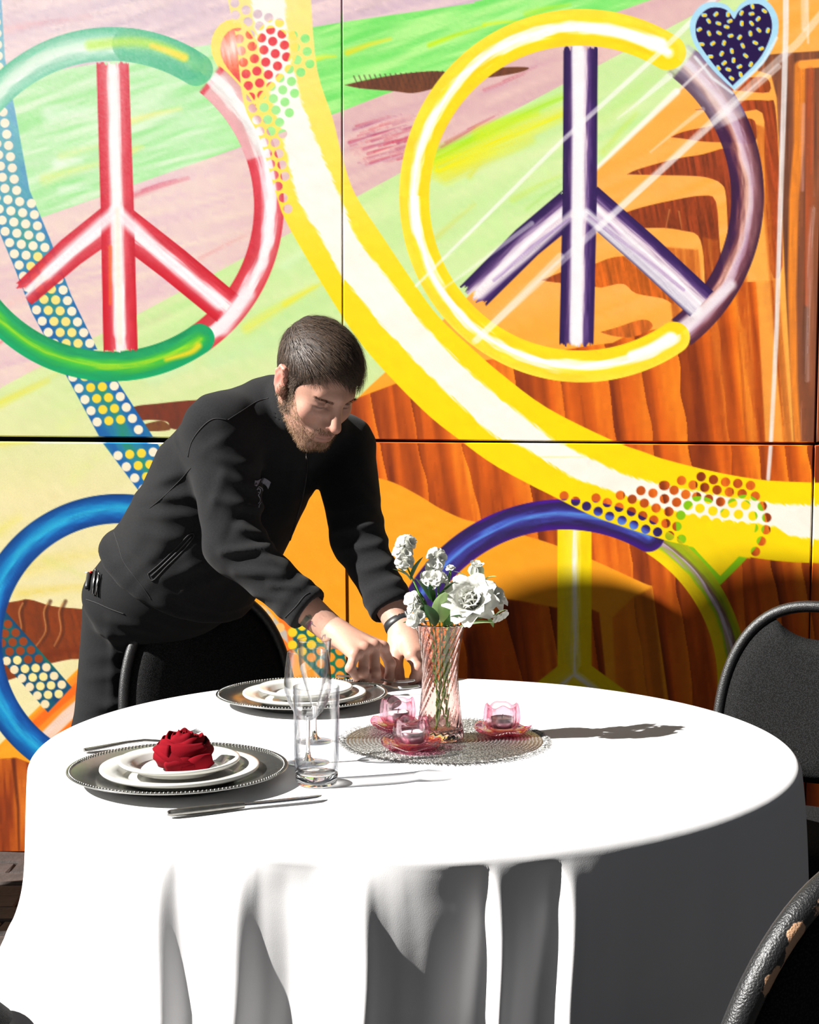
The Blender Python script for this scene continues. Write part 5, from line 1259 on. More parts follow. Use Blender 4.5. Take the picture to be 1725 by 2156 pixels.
def filler():
    e = empty('leaf_spray', VC + Vector((0, 0, .016)), 'loose green leaf spray with tiny white bells reaching right from the vase', 'flower'); inv = Matrix.Translation(-e.location)
    tip = fp(1050, 1292, -.02)
    mb = MB(); mb.tube(stem_path(tip, fp(990, 1306, -.02), 6), .0013, 6); mb.tube(stem_path(fp(950, 1200, 0), None, 7), .0012, 6); mb.tube([fp(940, 1290), fp(935, 1240), fp(950, 1196)], .0011, 6); mb.build('stem', m_stem, e, M=inv)
    for px, py, s in [(1052, 1300, 1), (1062, 1293, 2), (1044, 1302, 3)]:
        mb = MB(); blossom(mb, fp(px, py, -.022), (.5, -.6, -.3), .0085, s, 5, 60, 1); mb.build('blossom', m_petal, e, M=inv)
    mb = MB(); blossom(mb, fp(948, 1197), (0, -.4, .9), .009, 9, 5, 60, 2); mb.build('blossom', m_petal, e, M=inv)
    for b, d, L, W, mt in [(fp(965, 1322, -.02), (.85, -.3, .35), .062, .012, m_pale), (fp(1000, 1300, -.02), (.8, -.2, .3), .035, .009, m_pale), (fp(1025, 1300, -.02), (.5, -.4, -.5), .02, .006, m_pale), (fp(930, 1310, -.01), (.05, -.3, .9), .06, .017, m_pale), (fp(938, 1320, .01), (.3, .2, .9), .05, .014, m_leaf),
                            (fp(915, 1318, -.01), (-.2, -.4, .8), .05, .012, m_dleaf), (fp(945, 1318, -.02), (.35, -.5, .6), .04, .012, m_leaf), (fp(925, 1235, 0), (-.25, -.2, .9), .035, .007, m_pale), (fp(897, 1240, .01), (-.15, -.2, .95), .03, .006, m_pale), (fp(1012, 1225, 0), (.7, -.2, .45), .028, .006, m_pale), (fp(985, 1215, 0), (-.75, -.1, .5), .026, .004, m_pale), (fp(1045, 1295, -.02), (.55, -.2, .5), .02, .006, m_pale)]:
        mb = MB(); leaf(mb, b, d, L, W); mb.build('leaf', mt, e, M=inv)
filler()
# ------------------------------------------------------------------ the man: implicit surfaces polygonised by surface nets
f32 = np.float32
def A3(v): return np.asarray(v, f32)
def smin(a, b, k):
    h = np.clip(.5 + .5 * (b - a) / k, 0, 1); return b * (1 - h) + a * h - k * h * (1 - h)
def smax(a, b, k): return -smin(-a, -b, k)
def s_cone(p, a, b, r0, r1):
    a = A3(a); b = A3(b); ab = b - a; t = np.clip(((p - a) @ ab) / max(float(ab @ ab), 1e-9), 0, 1)
    return np.linalg.norm(p - a - t[:, None] * ab, axis=1) - (r0 + (r1 - r0) * t)
def s_ell(p, c, r):
    q = (p - A3(c)) / A3(r); k0 = np.linalg.norm(q, axis=1); k1 = np.linalg.norm(q / A3(r), axis=1) + 1e-6
    return k0 * (k0 - 1) / k1
def s_chain(p, pts, radii, k=.012):
    d = None
    for i in range(len(pts) - 1):
        e = s_cone(p, pts[i], pts[i + 1], radii[i], radii[i + 1]); d = e if d is None else smin(d, e, k)
    return d
def nets(fn, lo, hi, h, B=6):
    lo = A3(lo); n = (np.ceil((A3(hi) - lo) / h / B).astype(int)) * B
    nb = n // B
    bi = np.stack(np.meshgrid(*[np.arange(k) for k in nb], indexing='ij'), -1).reshape(-1, 3)
    def ev(p):
        out = np.empty(len(p), f32)
        for i in range(0, len(p), 400000): out[i:i + 400000] = fn(p[i:i + 400000])
        return out
    dc = ev((lo + (bi * B + B / 2) * h).astype(f32))
    val = np.repeat(np.repeat(np.repeat(np.where(dc < 0, -1, 1).astype(f32).reshape(nb), B, 0), B, 1), B, 2)
    sel = bi[np.abs(dc) < h * B * 1.35]
    o = np.stack(np.meshgrid(*[np.arange(B)] * 3, indexing='ij'), -1).reshape(-1, 3)
    idx = (sel[:, None, :] * B + o[None]).reshape(-1, 3)
    val[idx[:, 0], idx[:, 1], idx[:, 2]] = ev((lo + idx * h).astype(f32))
    ins = val < 0
    c = ins[:-1, :-1, :-1].astype(np.int8)
    cnt = np.zeros(c.shape, np.int8)
    for dx in (0, 1):
        for dy in (0, 1):
            for dz in (0, 1): cnt += ins[dx:dx + c.shape[0], dy:dy + c.shape[1], dz:dz + c.shape[2]]
    act = np.argwhere((cnt > 0) & (cnt < 8)); acc = np.zeros((len(act), 3), np.float64); w = np.zeros(len(act))
    for ax in range(3):
        for u in (0, 1):
            for v in (0, 1):
                o0 = [0, 0, 0]; o0[(ax + 1) % 3] = u; o0[(ax + 2) % 3] = v; o1 = list(o0); o1[ax] = 1
                a = val[tuple((act + o0).T)]; b = val[tuple((act + o1).T)]; m = (a < 0) != (b < 0)
                t = np.where(m, a / np.where(m, a - b, 1), 0)
                pt = act + np.array(o0) + t[:, None] * (np.array(o1) - np.array(o0)); acc += pt * m[:, None]; w += m
    V = lo + (acc / w[:, None]) * h
    vid = np.full(c.shape, -1, np.int64); vid[tuple(act.T)] = np.arange(len(act)); F = []
    for ax in range(3):
        sl0 = [slice(1, -1)] * 3; sl0[ax] = slice(0, -1); sl1 = [slice(1, -1)] * 3; sl1[ax] = slice(1, None)
        a = ins[tuple(sl0)]; b = ins[tuple(sl1)]
        e = np.argwhere(a != b); s = a[tuple(e.T)]
        off = np.ones(3, int); off[ax] = 0; e = e + off
        u, v = (ax + 1) % 3, (ax + 2) % 3; du = np.zeros(3, int); du[u] = 1; dv = np.zeros(3, int); dv[v] = 1
        q = np.stack([vid[tuple((e - du - dv).T)], vid[tuple((e - dv).T)], vid[tuple(e.T)], vid[tuple((e - du).T)]], 1)
        q[~s] = q[~s][:, ::-1]; F.append(q[(q >= 0).all(1)])
    return V.astype(f32), np.concatenate(F)
def J(px, py, Y): return np.array(P(px, py, Y), f32)
def nv(v): v = np.asarray(v, float); return (v / np.linalg.norm(v)).astype(f32)
# ---- joints
NECK = J(600, 852, 3.10); PELV = J(302, 1255, 3.37)
SR, ER, WR = J(468, 905, 3.03), J(490, 1148, 2.965), J(704, 1331, 2.88)
SL, EL, WL = J(722, 940, 3.30), J(754, 1135, 3.09), J(846, 1326, 2.955)
U_ = nv(NECK - PELV); S_ = SL - SR; S_ = nv(S_ - U_ * float(S_ @ U_)); F_ = nv(np.cross(S_, U_))
TL = float(np.linalg.norm(NECK - PELV))
tu = np.array([-.10, 0, .10, .20, .30, .40, .48, .54, TL, .66], f32)
ta = np.array([.182, .186, .186, .184, .190, .198, .192, .150, .085, .070], f32)
tb_ = np.array([.140, .150, .165, .172, .166, .150, .128, .100, .076, .062], f32)
tc_ = np.array([.020, .026, .040, .044, .034, .012, .004, .004, .006, .010], f32)
def cub(x, xs, ys):
    i = np.clip(np.searchsorted(xs, x) - 1, 0, len(xs) - 2); t = np.clip((x - xs[i]) / (xs[i + 1] - xs[i]), 0, 1); t = t * t * (3 - 2 * t)
    return ys[i] * (1 - t) + ys[i + 1] * t
def torso_local(p): q = p - PELV; return q @ S_, q @ F_, q @ U_
def s_torso(p, grow=0.0):
    s, f, u = torso_local(p); a = np.interp(u, tu, ta) + grow; b = np.interp(u, tu, tb_) + grow; c = np.interp(u, tu, tc_)
    q = np.sqrt((s / a) ** 2 + ((f - c) / b) ** 2) + 1e-6
    d = (q - 1) * np.minimum(a, b) * .92
    return smax(smax(d, u - (TL + .02), .04), -.13 - u, .02)
# ---- head frame
PSI, THE = math.radians(38), math.radians(37)
HC = J(664, 806, 3.00); f0 = np.array([math.sin(PSI), -math.cos(PSI), 0]); zz_ = np.array([0, 0, 1.0])
HF = nv(f0 * math.cos(THE) - zz_ * math.sin(THE)); HU = nv(f0 * math.sin(THE) + zz_ * math.cos(THE)); HR = nv([-math.cos(PSI), -math.sin(PSI), 0])
HM = np.stack([HR, HF, HU], 1)                     # local -> world columns
def h2w(v): return (HC + HM @ A3(v)).astype(f32)
def s_skull(q): return smin(s_ell(q, (0, -.016, .034), (.0760, .097, .089)), s_ell(q, (0, .030, .0), (.0600, .066, .085)), .028)
def s_head(p):
    q = (p - HC) @ HM; q = np.stack([np.abs(q[:, 0]), q[:, 1], q[:, 2]], 1)      # mirrored halves
    d = s_skull(q)
    d = smin(d, s_ell(q, (0, .040, -.060), (.050, .050, .052)), .03)             # jaw mass
    d = smin(d, s_ell(q, (0, .066, -.098), (.024, .020, .018)), .022)            # chin
    d = smin(d, s_cone(q, (.054, -.005, -.045), (.020, .070, -.100), .014, .014), .022)   # jaw line
    d = smin(d, s_ell(q, (.0415, .062, -.024), (.018, .017, .018)), .022)         # cheek bone
    d = smin(d, s_cone(q, (0, .0885, .024), (.034, .074, .022), .0125, .010), .014)   # brow ridge
    d = smax(d, -s_ell(q, (.0325, .0965, .002), (.018, .017, .0125)), .012)      # eye socket
    d = smin(d, s_ell(q, (.0315, .0715, .001), (.0150, .0150, .0125)), .004)     # lidded eye
    d = smax(d, -s_cone(q, (.020, .0885, -.004), (.044, .0800, -.003), .0012, .0010), .0025)  # lash crease
    nose = smin(s_cone(q, (0, .088, .012), (0, .1165, -.032), .0085, .0115), s_ell(q, (.0115, .101, -.037), (.0085, .0105, .0080)), .007)
    nose = smin(nose, s_cone(q, (0, .090, .0), (.010, .086, -.034), .010, .013), .012)
    d = smin(d, nose, .010)
    d = smax(d, -s_ell(q, (.0065, .1095, -.0465), (.0034, .0048, .0034)), .003)  # nostril
    d = smin(d, s_ell(q, (0, .080, -.066), (.030, .018, .022)), .016)            # mouth mound
    d = smin(d, s_ell(q, (0, .0945, -.0625), (.0205, .0080, .0052)), .005); d = smin(d, s_ell(q, (0, .0935, -.0755), (.0175, .0085, .0060)), .006)
    d = smax(d, -s_cone(q, (0, .1035, -.0688), (.0235, .0920, -.0700), .0016, .0010), .003)
    # ear
    e = smin(s_ell(q, (.078 + 0, -.012, .002), (.0085, .0180, .0295)), s_ell(q, (.0755, -.004, -.024), (.007, .010, .012)), .010)
    e = smax(e, -s_ell(q, (.0905, -.008, -.002), (.0090, .0100, .0170)), .004)
    e = smin(e, s_cone(q, (.0830, .003, .012), (.0838, -.006, .0265), .0030, .0034), .005); e = smin(e, s_cone(q, (.0838, -.006, .0265), (.0840, -.020, .026), .0034, .0034), .005); e = smin(e, s_cone(q, (.0840, -.020, .026), (.0835, -.0285, .010), .0034, .0032), .005); e = smin(e, s_cone(q, (.0835, -.0285, .010), (.0810, -.020, -.018), .0032, .0030), .005)
    e = smin(e, s_ell(q, (.078, .007, -.004), (.004, .004, .006)), .003)
    d = smin(d, e, .005)
    n = s_cone(p, h2w((0, -.022, -.055)), NECK - U_ * .04, .054, .066)
    return smin(d, n, .03)
def s_body(p):          # slim body under the clothes, ties neck, arms and legs together
    d = smax(s_torso(p, -.055), .01 - (p - PELV) @ U_, .02)
    for a, e, w in ((SR, ER, WR), (SL, EL, WL)): d = smin(d, s_chain(p, [a, e, w], [.055, .040, .030]), .03)
    for hp, kn, an in LEGS: d = smin(d, s_chain(p, [hp, kn, an], [.060, .045, .034]), .03)
    return smin(d, s_cone(p, NECK - U_ * .05, h2w((0, -.02, -.05)), .06, .052), .02)
HIP_R, KNEE_R, ANK_R = J(256, 1290, 3.37), J(228, 1560, 3.34), np.array([-.71, 3.42, .09], f32)
HIP_L, KNEE_L, ANK_L = J(352, 1290, 3.50), J(345, 1560, 3.50), np.array([-.57, 3.60, .09], f32)
LEGS = ((HIP_R, KNEE_R, ANK_R), (HIP_L, KNEE_L, ANK_L))
# ---- hands
def finger(p, pts, radii): return s_chain(p, pts, radii, .004)
RH = {'pinky': [(747, 1378, 2.768), (738, 1407, 2.752), (751, 1424, 2.772), (763, 1427, 2.788)], 'ring': [(767, 1367, 2.788), (765, 1415, 2.768), (774, 1430, 2.790), (785, 1430, 2.808)], 'middle': [(787, 1361, 2.811), (790, 1417, 2.788), (795, 1433, 2.812), (801, 1433, 2.832)], 'index': [(805, 1364, 2.836), (822, 1398, 2.836), (820, 1424, 2.842), (816, 1439, 2.850)]}
RT = [(738, 1352, 2.882), (776, 1386, 2.874), (799, 1414, 2.868), (806, 1434, 2.862)]
LH = {'index': [(867, 1380, 2.872), (879, 1406, 2.852), (873, 1427, 2.850), (867, 1437, 2.853)], 'middle': [(881, 1374, 2.888), (893, 1402, 2.868), (886, 1424, 2.862), (880, 1434, 2.864)], 'ring': [(893, 1368, 2.905), (902, 1398, 2.882), (895, 1420, 2.876), (889, 1430, 2.876)], 'pinky': [(901, 1360, 2.922), (907, 1388, 2.902), (902, 1410, 2.896), (897, 1422, 2.896)]}
LT = [(838, 1352, 2.928), (834, 1386, 2.900), (838, 1414, 2.884), (845, 1435, 2.872)]
FR = {'pinky': (.0100, .0092, .0084, .0070), 'ring': (.0112, .0104, .0092, .0076), 'middle': (.0116, .0108, .0096, .0078), 'index': (.0114, .0106, .0094, .0076)}
def hand_sdf(fingers, thumb, wrist, fore):
    fk = {k: [J(*q) for q in v] for k, v in fingers.items()}; tk = [J(*q) for q in thumb]
    back = nv(np.cross(fk['index'][0] - wrist, fk['pinky'][0] - wrist))
    def fn(p):
        d = s_chain(p, [fore, wrist], [.0355, .0275], .01)
        for k, kk in (('pinky', .014), ('ring', .0145), ('middle', .0150), ('index', .0150)):
            d = smin(d, s_cone(p, wrist + (fk[k][0] - wrist) * .12, fk[k][0], .0200, kk - .0005), .016)
        d = smin(d, s_cone(p, wrist, tk[0], .022, .019), .016); d = smin(d, s_cone(p, tk[0], tk[1], .0185, .0140), .012)
        fs = None
        for k in fk:
            e = finger(p, fk[k], FR[k])
            for i, rr_ in ((0, .0124), (1, .0112), (2, .0095)):
                if k == 'pinky': rr_ *= .88
                e = smin(e, np.linalg.norm(p - fk[k][i], axis=1) - rr_, .004)
            d = smin(d, e, .0045)
        d = smin(d, finger(p, tk[1:], (.0140, .0122, .0094)), .006)
        # tendons on the back of the hand
        return d
    pts = np.concatenate([np.array(v) for v in fk.values()] + [np.array(tk), wrist[None], fore[None]])
    return fn, pts.min(0) - .045, pts.max(0) + .045, fk, tk
FORE_R = ER + (WR - ER) * .66; FORE_L = EL + (WL - EL) * .66
fnR, loR, hiR, fkR, tkR = hand_sdf(RH, RT, WR, FORE_R); fnL, loL, hiL, fkL, tkL = hand_sdf(LH, LT, WL, FORE_L)
# ---- clothing
def lineP(pts, Y): return [(float(P(a, b, Y).x), float(P(a, b, Y).z)) for a, b in pts]
def ridge2(p, lines):
    out = np.zeros(len(p), f32)
    for (x0, z0), (x1, z1), amp, w in lines:
        dx, dz = x1 - x0, z1 - z0; t = np.clip(((p[:, 0] - x0) * dx + (p[:, 2] - z0) * dz) / (dx * dx + dz * dz), 0, 1)
        d2 = (p[:, 0] - x0 - t * dx) ** 2 + (p[:, 2] - z0 - t * dz) ** 2
        out += amp * np.exp(-d2 / (w * w)) * (.35 + .65 * np.sin(np.pi * (.1 + .8 * t)))
    return out
SF = []
for a, b, amp, w in [((545, 985), (430, 960), .006, .013), ((552, 1036), (470, 1000), .008, .012), ((566, 1078), (455, 1050), .010, .012), ((560, 1128), (500, 1108), .012, .010), ((566, 1150), (470, 1160), .013, .010), ((600, 1190), (560, 1170), .010, .009), ((604, 1205), (500, 1200), .012, .012), ((640, 1232), (575, 1228), .009, .008), ((628, 1262), (540, 1248), .006, .009), ((470, 1000), (440, 1080), .004, .012), ((500, 905), (412, 955), .004, .012), ((520, 1060), (480, 1130), -.004, .010)]:
    (x0, z0), (x1, z1) = lineP([a, b], 2.92); SF.append(((x0, z0), (x1, z1), amp, w))
TF = []
for a, b, amp, w in [((270, 1055), (420, 1040), .007, .014), ((255, 1085), (430, 1085), .006, .014), ((245, 1120), (400, 1140), .005, .014), ((300, 1025), (405, 990), .006, .014), ((235, 1150), (330, 1190), .004, .012), ((330, 1190), (430, 1110), -.005, .012), ((340, 1225), (450, 1180), .006, .014), ((380, 1250), (500, 1200), .006, .014), ((420, 1150), (470, 1190), .005, .012), ((520, 1000), (600, 1090), .005, .014), ((560, 980), (650, 1050), .005, .014), ((620, 960), (600, 1100), .005, .014), ((500, 830), (570, 860), .005, .010), ((520, 860), (600, 920), .005, .012), ((440, 870), (520, 850), .003, .012)]:
    (x0, z0), (x1, z1) = lineP([a, b], 3.05); TF.append(((x0, z0), (x1, z1), amp, w))
LF = []
for a, b, amp, w in [((700, 1080), (790, 1060), .006, .010), ((705, 1120), (805, 1100), .007, .010), ((720, 1160), (820, 1140), .006, .010), ((750, 1200), (835, 1180), .006, .010), ((770, 1240), (850, 1215), .006, .009)]:
    (x0, z0), (x1, z1) = lineP([a, b], 3.02); LF.append(((x0, z0), (x1, z1), amp, w))
CUFF_R = ER + (WR - ER) * .76; CUFF_L = EL + (WL - EL) * .80
COLC = NECK + nv(HC - NECK) * .050 + F_ * .020; COLA = nv(nv(HC - NECK) + U_ * .25)
def s_collar(p):
    q = p - COLC; ax = q @ COLA; rad = np.linalg.norm(q - ax[:, None] * COLA, axis=1)
    out = rad - (.0735 + .05 * np.clip(-ax, 0, .1) * 1.0); inn = rad - .0645
    d = smax(smax(out, -inn, .004), np.abs(ax + .006) - .042, .005)
    return d
def s_jacket(p):
    t = s_torso(p) - ridge2(p, TF) * .9
    u = (p - PELV) @ U_
    ar = s_chain(p, [SR, ER, CUFF_R], [.080, .058, .0425], .02) - ridge2(p, SF)
    al = s_chain(p, [SL, EL, CUFF_L], [.074, .056, .0415], .02) - ridge2(p, LF)
    # sleeve ends are cut square with a rolled hem
    for k, (e, c, w) in enumerate(((ER, CUFF_R, WR), (EL, CUFF_L, WL))):
        ax = nv(w - e); h = (p - c) @ ax
        rad = np.linalg.norm((p - c) - h[:, None] * ax, axis=1)
        roll = np.sqrt((rad - .0405) ** 2 + ((h + .014) / 1.9) ** 2) - .0085
        roll2 = np.sqrt((rad - .0430) ** 2 + ((h + .040) / 1.7) ** 2) - .0065
        if k == 0: ar = smax(smin(smin(ar, roll, .008), roll2, .008), h, .004); ar = smax(ar, -np.maximum(rad - .034, -h - .03), .003)
        else: al = smax(smin(smin(al, roll, .008), roll2, .008), h, .004); al = smax(al, -np.maximum(rad - .033, -h - .03), .003)
    sh = smin(s_cone(p, NECK - U_ * .03, SR - U_ * .005, .070, .074), s_cone(p, NECK - U_ * .03, SL - U_ * .005, .070, .070), .03)
    t = smin(t, sh, .05)
    hu = .112 + .20 * ((p - PELV) @ F_); hem = hu - u; t = t - .007 * np.exp(-((u - hu - .012) / .016) ** 2)
    t = smax(t, hem, .006)
    band = np.abs(u - .006 + .05 * ((p - PELV) @ F_)) - .016
    d = smin(smin(t, ar, .022), al, .022)
    d = smin(d, s_collar(p), .008)
    nk = p - COLC; ax = nk @ COLA; rad = np.linalg.norm(nk - ax[:, None] * COLA, axis=1)
    d = smax(d, -np.maximum(rad - .0635, -.012 - ax), .006)          # open neck
    n = np.sin(p[:, 0] * 61 + 3 * np.sin(p[:, 2] * 23)) * np.sin(p[:, 2] * 47 + 2 * np.sin(p[:, 0] * 31 + p[:, 1] * 17)) * .0014
    return d - n
PF = []
for a, b, amp, w in [((165, 1330), (320, 1350), .004, .012), ((170, 1395), (320, 1375), .005, .014), ((155, 1440), (300, 1420), .005, .012), ((150, 1480), (280, 1500), .006, .012), ((150, 1510), (300, 1480), .005, .012), ((240, 1300), (330, 1330), .006, .014), ((230, 1330), (225, 1530), .004, .010)]:
    (x0, z0), (x1, z1) = lineP([a, b], 3.22); PF.append(((x0, z0), (x1, z1), amp, w))
def s_trousers(p):
    d = smin(s_chain(p, [HIP_R, KNEE_R, ANK_R - A3((0, 0, .03))], [.090, .083, .062], .03), s_chain(p, [HIP_L, KNEE_L, ANK_L - A3((0, 0, .03))], [.092, .080, .062], .03), .02)
    pel = s_ell(p, PELV + A3((.022, 0, -.010)), (.132, .148, .120))
    wa = s_torso(p, -.018); u = (p - PELV) @ U_; wa = smax(smax(wa, u - .21, .01), -.045 - u, .04)
    d = smin(smin(d, pel, .05), wa, .03)
    return smax(d - ridge2(p, PF), .055 - p[:, 2], .004)
# ------------------------------------------------------------------ materials
def attr_mat(name, attr, rough, spec=.4, sss=0.0, bump=None):
    m = bpy.data.materials.new(name); m.use_nodes = True; nt = m.node_tree; b = nt.nodes['Principled BSDF']
    at = nt.nodes.new('ShaderNodeAttribute'); at.attribute_name = attr
    tc = nt.nodes.new('ShaderNodeTexCoord'); n = nt.nodes.new('ShaderNodeTexNoise'); n.inputs['Scale'].default_value = 260; n.inputs['Detail'].default_value = 3; nt.links.new(tc.outputs['Object'], n.inputs['Vector'])
    mr = nt.nodes.new('ShaderNodeMapRange'); mr.inputs['To Min'].default_value = .86; mr.inputs['To Max'].default_value = 1.12; nt.links.new(n.outputs['Fac'], mr.inputs['Value'])
    mx = nt.nodes.new('ShaderNodeMix'); mx.data_type = 'RGBA'; mx.blend_type = 'MULTIPLY'; mx.inputs['Factor'].default_value = 1; nt.links.new(at.outputs['Color'], mx.inputs['A']); nt.links.new(mr.outputs[0], mx.inputs['B']); nt.links.new(mx.outputs['Result'], b.inputs['Base Color'])
    b.inputs['Roughness'].default_value = rough; b.inputs['Specular IOR Level'].default_value = spec
    if sss: b.inputs['Subsurface Weight'].default_value = sss; b.inputs['Subsurface Radius'].default_value = (.010, .004, .002); b.inputs['Subsurface Scale'].default_value = .6
    bp = nt.nodes.new('ShaderNodeBump'); bp.inputs['Strength'].default_value = .25; bp.inputs['Distance'].default_value = .0006; nt.links.new(n.outputs['Fac'], bp.inputs['Height']); nt.links.new(bp.outputs['Normal'], b.inputs['Normal'])
    return m
m_skin = attr_mat('skin', 'skin', .48, .35, .12)
def fleece(name, c, sheen, sc):
    m = new_mat(name, c, .95, spec=.12, noise=(sc, .35), bump=(sc * 2.2, .5, .0009)); b = m.node_tree.nodes['Principled BSDF']
    b.inputs['Sheen Weight'].default_value = sheen; b.inputs['Sheen Roughness'].default_value = .6; return m
m_fleece = fleece('black_fleece', (.0078, .0078, .0085), .04, 420); m_trouser = fleece('black_twill', (.0075, .0075, .0082), .03, 500)
m_hair = new_mat('brown_hair', (.060, .039, .026), .5, spec=.3, noise=(420, .85)); m_beard = new_mat('blond_brown_beard', (.16, .095, .050), .6, spec=.15, noise=(300, .5)); m_brow = new_mat('brow_hair', (.060, .038, .024), .6, spec=.12, noise=(200, .4))
m_rubber = new_mat('black_rubber', (.012, .012, .013), .45, noise=(100, .2)); m_seam = new_mat('black_thread', (.006, .006, .007), .8, noise=(300, .2)); m_print = new_mat('grey_print', (.20, .20, .24), .7, noise=(200, .2)); m_letter = new_mat('dark_print', (.008, .008, .010), .8, noise=(200, .2)); m_zip = new_mat('zip_metal', (.55, .52, .48), .25, 1.0, noise=(80, .1))
# ------------------------------------------------------------------ body mesh (one continuous figure)
V1, F1 = nets(s_head, HC - .165, HC + .165, .0022)
V2, F2 = nets(fnR, loR, hiR, .0017); V3, F3 = nets(fnL, loL, hiL, .0017)
V4, F4 = nets(s_body, (-.95, 2.75, .03), (.12, 3.80, 1.45), .012)
def paint_skin():
    base = np.array([.41, .225, .165], f32)
    q = (V1 - HC) @ HM; ax = np.abs(q[:, 0]); c = np.tile(base, (len(V1), 1))
    def spot(ctr, rad, col, k, mirrored=True):
        pp = np.stack([ax if mirrored else q[:, 0], q[:, 1], q[:, 2]], 1) - A3(ctr); w = np.clip(np.exp(-((pp / A3(rad)) ** 2).sum(1)) * k, 0, 1)[:, None]; c[:] = c * (1 - w) + A3(col) * w
    spot((0, .118, -.036), (.018, .016, .016), (.42, .17, .13), .7); spot((.084, -.010, .0), (.012, .026, .036), (.46, .15, .12), .9); spot((.045, .07, -.028), (.024, .024, .020), (.40, .19, .145), .6)
    spot((0, .097, -.0625), (.020, .010, .005), (.30, .125, .105), .9); spot((0, .096, -.0755), (.018, .010, .0055), (.31, .13, .11), .9)
    spot((.0315, .086, .001), (.018, .012, .008), (.29, .155, .12), .6); spot((.032, .085, -.0035), (.015, .012, .0022), (.05, .03, .025), .95); spot((.032, .085, .006), (.015, .012, .003), (.22, .12, .09), .6)
    beard = np.clip((-.040 - q[:, 2]) / .02, 0, 1) * np.clip((q[:, 1] + .01) / .02, 0, 1) * (np.abs(q[:, 2] + .069) > .011)
    c = c * (1 - .45 * beard[:, None]) + np.array([.16, .095, .06], f32) * .45 * beard[:, None]
    scalp = (q[:, 2] > .04) & (q[:, 1] < .06); c[scalp] = c[scalp] * .5
    def hcol(V, fk, tk):
        cc = np.tile(base * 1.05, (len(V), 1))
        for k in fk:
            for i, a in ((0, .55), (1, .6), (2, .4), (3, .45)):
                w = np.exp(-(np.linalg.norm(V - fk[k][i], axis=1) / .012) ** 2)[:, None] * a; cc[:] = cc * (1 - w) + np.array([.40, .16, .13], f32) * w
        return cc
    cR, cL = hcol(V2, fkR, tkR), hcol(V3, fkL, tkL)
    # inked pattern on the right forearm, just below the cuff
    def ink(pts, w, col, a=.85):
        L = lineP(pts, 2.87)
        for i in range(len(L) - 1):
            (x0, z0), (x1, z1) = L[i], L[i + 1]; dx, dz = x1 - x0, z1 - z0
            t = np.clip(((V2[:, 0] - x0) * dx + (V2[:, 2] - z0) * dz) / (dx * dx + dz * dz + 1e-9), 0, 1)
            d = np.hypot(V2[:, 0] - x0 - t * dx, V2[:, 2] - z0 - t * dz); m = (np.clip((w - d) / .0012 + .5, 0, 1) * a)[:, None]; cR[:] = cR * (1 - m) + A3(col) * m
    ink([(634, 1318), (646, 1302), (652, 1298)], .0050, (.07, .085, .06)); ink([(640, 1325), (655, 1310)], .0045, (.06, .07, .065)); ink([(645, 1296), (651, 1300)], .0015, (.03, .03, .03)); ink([(646, 1332), (650, 1318), (655, 1309)], .0022, (.22, .04, .09))
    ink([(660, 1326), (668, 1334)], .0060, (.42, .22, .10), .7); ink([(652, 1332), (672, 1340), (676, 1342)], .0010, (.05, .05, .06)); ink([(657, 1312), (668, 1322), (676, 1332)], .0010, (.05, .05, .06)); ink([(678, 1345), (682, 1336), (686, 1334), (685, 1342)], .0012, (.08, .08, .09)); ink([(683, 1340), (684, 1344)], .002, (.45, .28, .14), .7)
    return np.concatenate([c, cR, cL, np.tile(base, (len(V4), 1))])
skin_cols = paint_skin()
Vb = np.concatenate([V1, V2, V3, V4]); o1 = len(V1); o2 = o1 + len(V2); o3 = o2 + len(V3)
PEL0 = PELV.copy()
man = np_mesh('person', Vb, np.concatenate([F1, F2 + o1, F3 + o2, F4 + o3]), m_skin)
ca_ = man.data.color_attributes.new('skin', 'FLOAT_COLOR', 'POINT'); cc4 = np.ones((len(Vb), 4), f32); cc4[:, :3] = skin_cols; ca_.data.foreach_set('color', cc4.ravel())
tag(man, 'bearded man in black fleece jacket and trousers leaning over the table setting cutlery', 'person')
VJ, FJ = nets(s_jacket, (-.86, 2.70, .80), (.14, 3.68, 1.46), .0042)
jacket = np_mesh('jacket', VJ, FJ, m_fleece, man)
VT, FT = nets(s_trousers, (-.92, 3.08, .03), (-.30, 3.76, 1.12), .006)
trousers = np_mesh('trousers', VT, FT, m_trouser, man)
m_shoe = new_mat('black_leather', (.015, .014, .014), .35, noise=(60, .3))
for an, dx in ((ANK_R, .35), (ANK_L, .35)):
    fd = nv((dx, -1, 0)); 
    fn = lambda p, an=an, fd=fd: smax(smin(s_cone(p, an * A3((1, 1, 0)) + A3((0, 0, .05)) - fd * .03, an * A3((1, 1, 0)) + A3((0, 0, .030)) + fd * .17, .052, .040), s_cone(p, an * A3((1, 1, 0)) + A3((0, 0, .05)), an + A3((0, 0, .03)), .05, .045), .03), -p[:, 2], .006)
    Vs, Fs = nets(fn, an * A3((1, 1, 0)) - A3((.28, .28, .01)), an * A3((1, 1, 0)) + A3((.28, .28, .19)), .006); np_mesh('shoe', Vs, Fs, m_shoe, man)
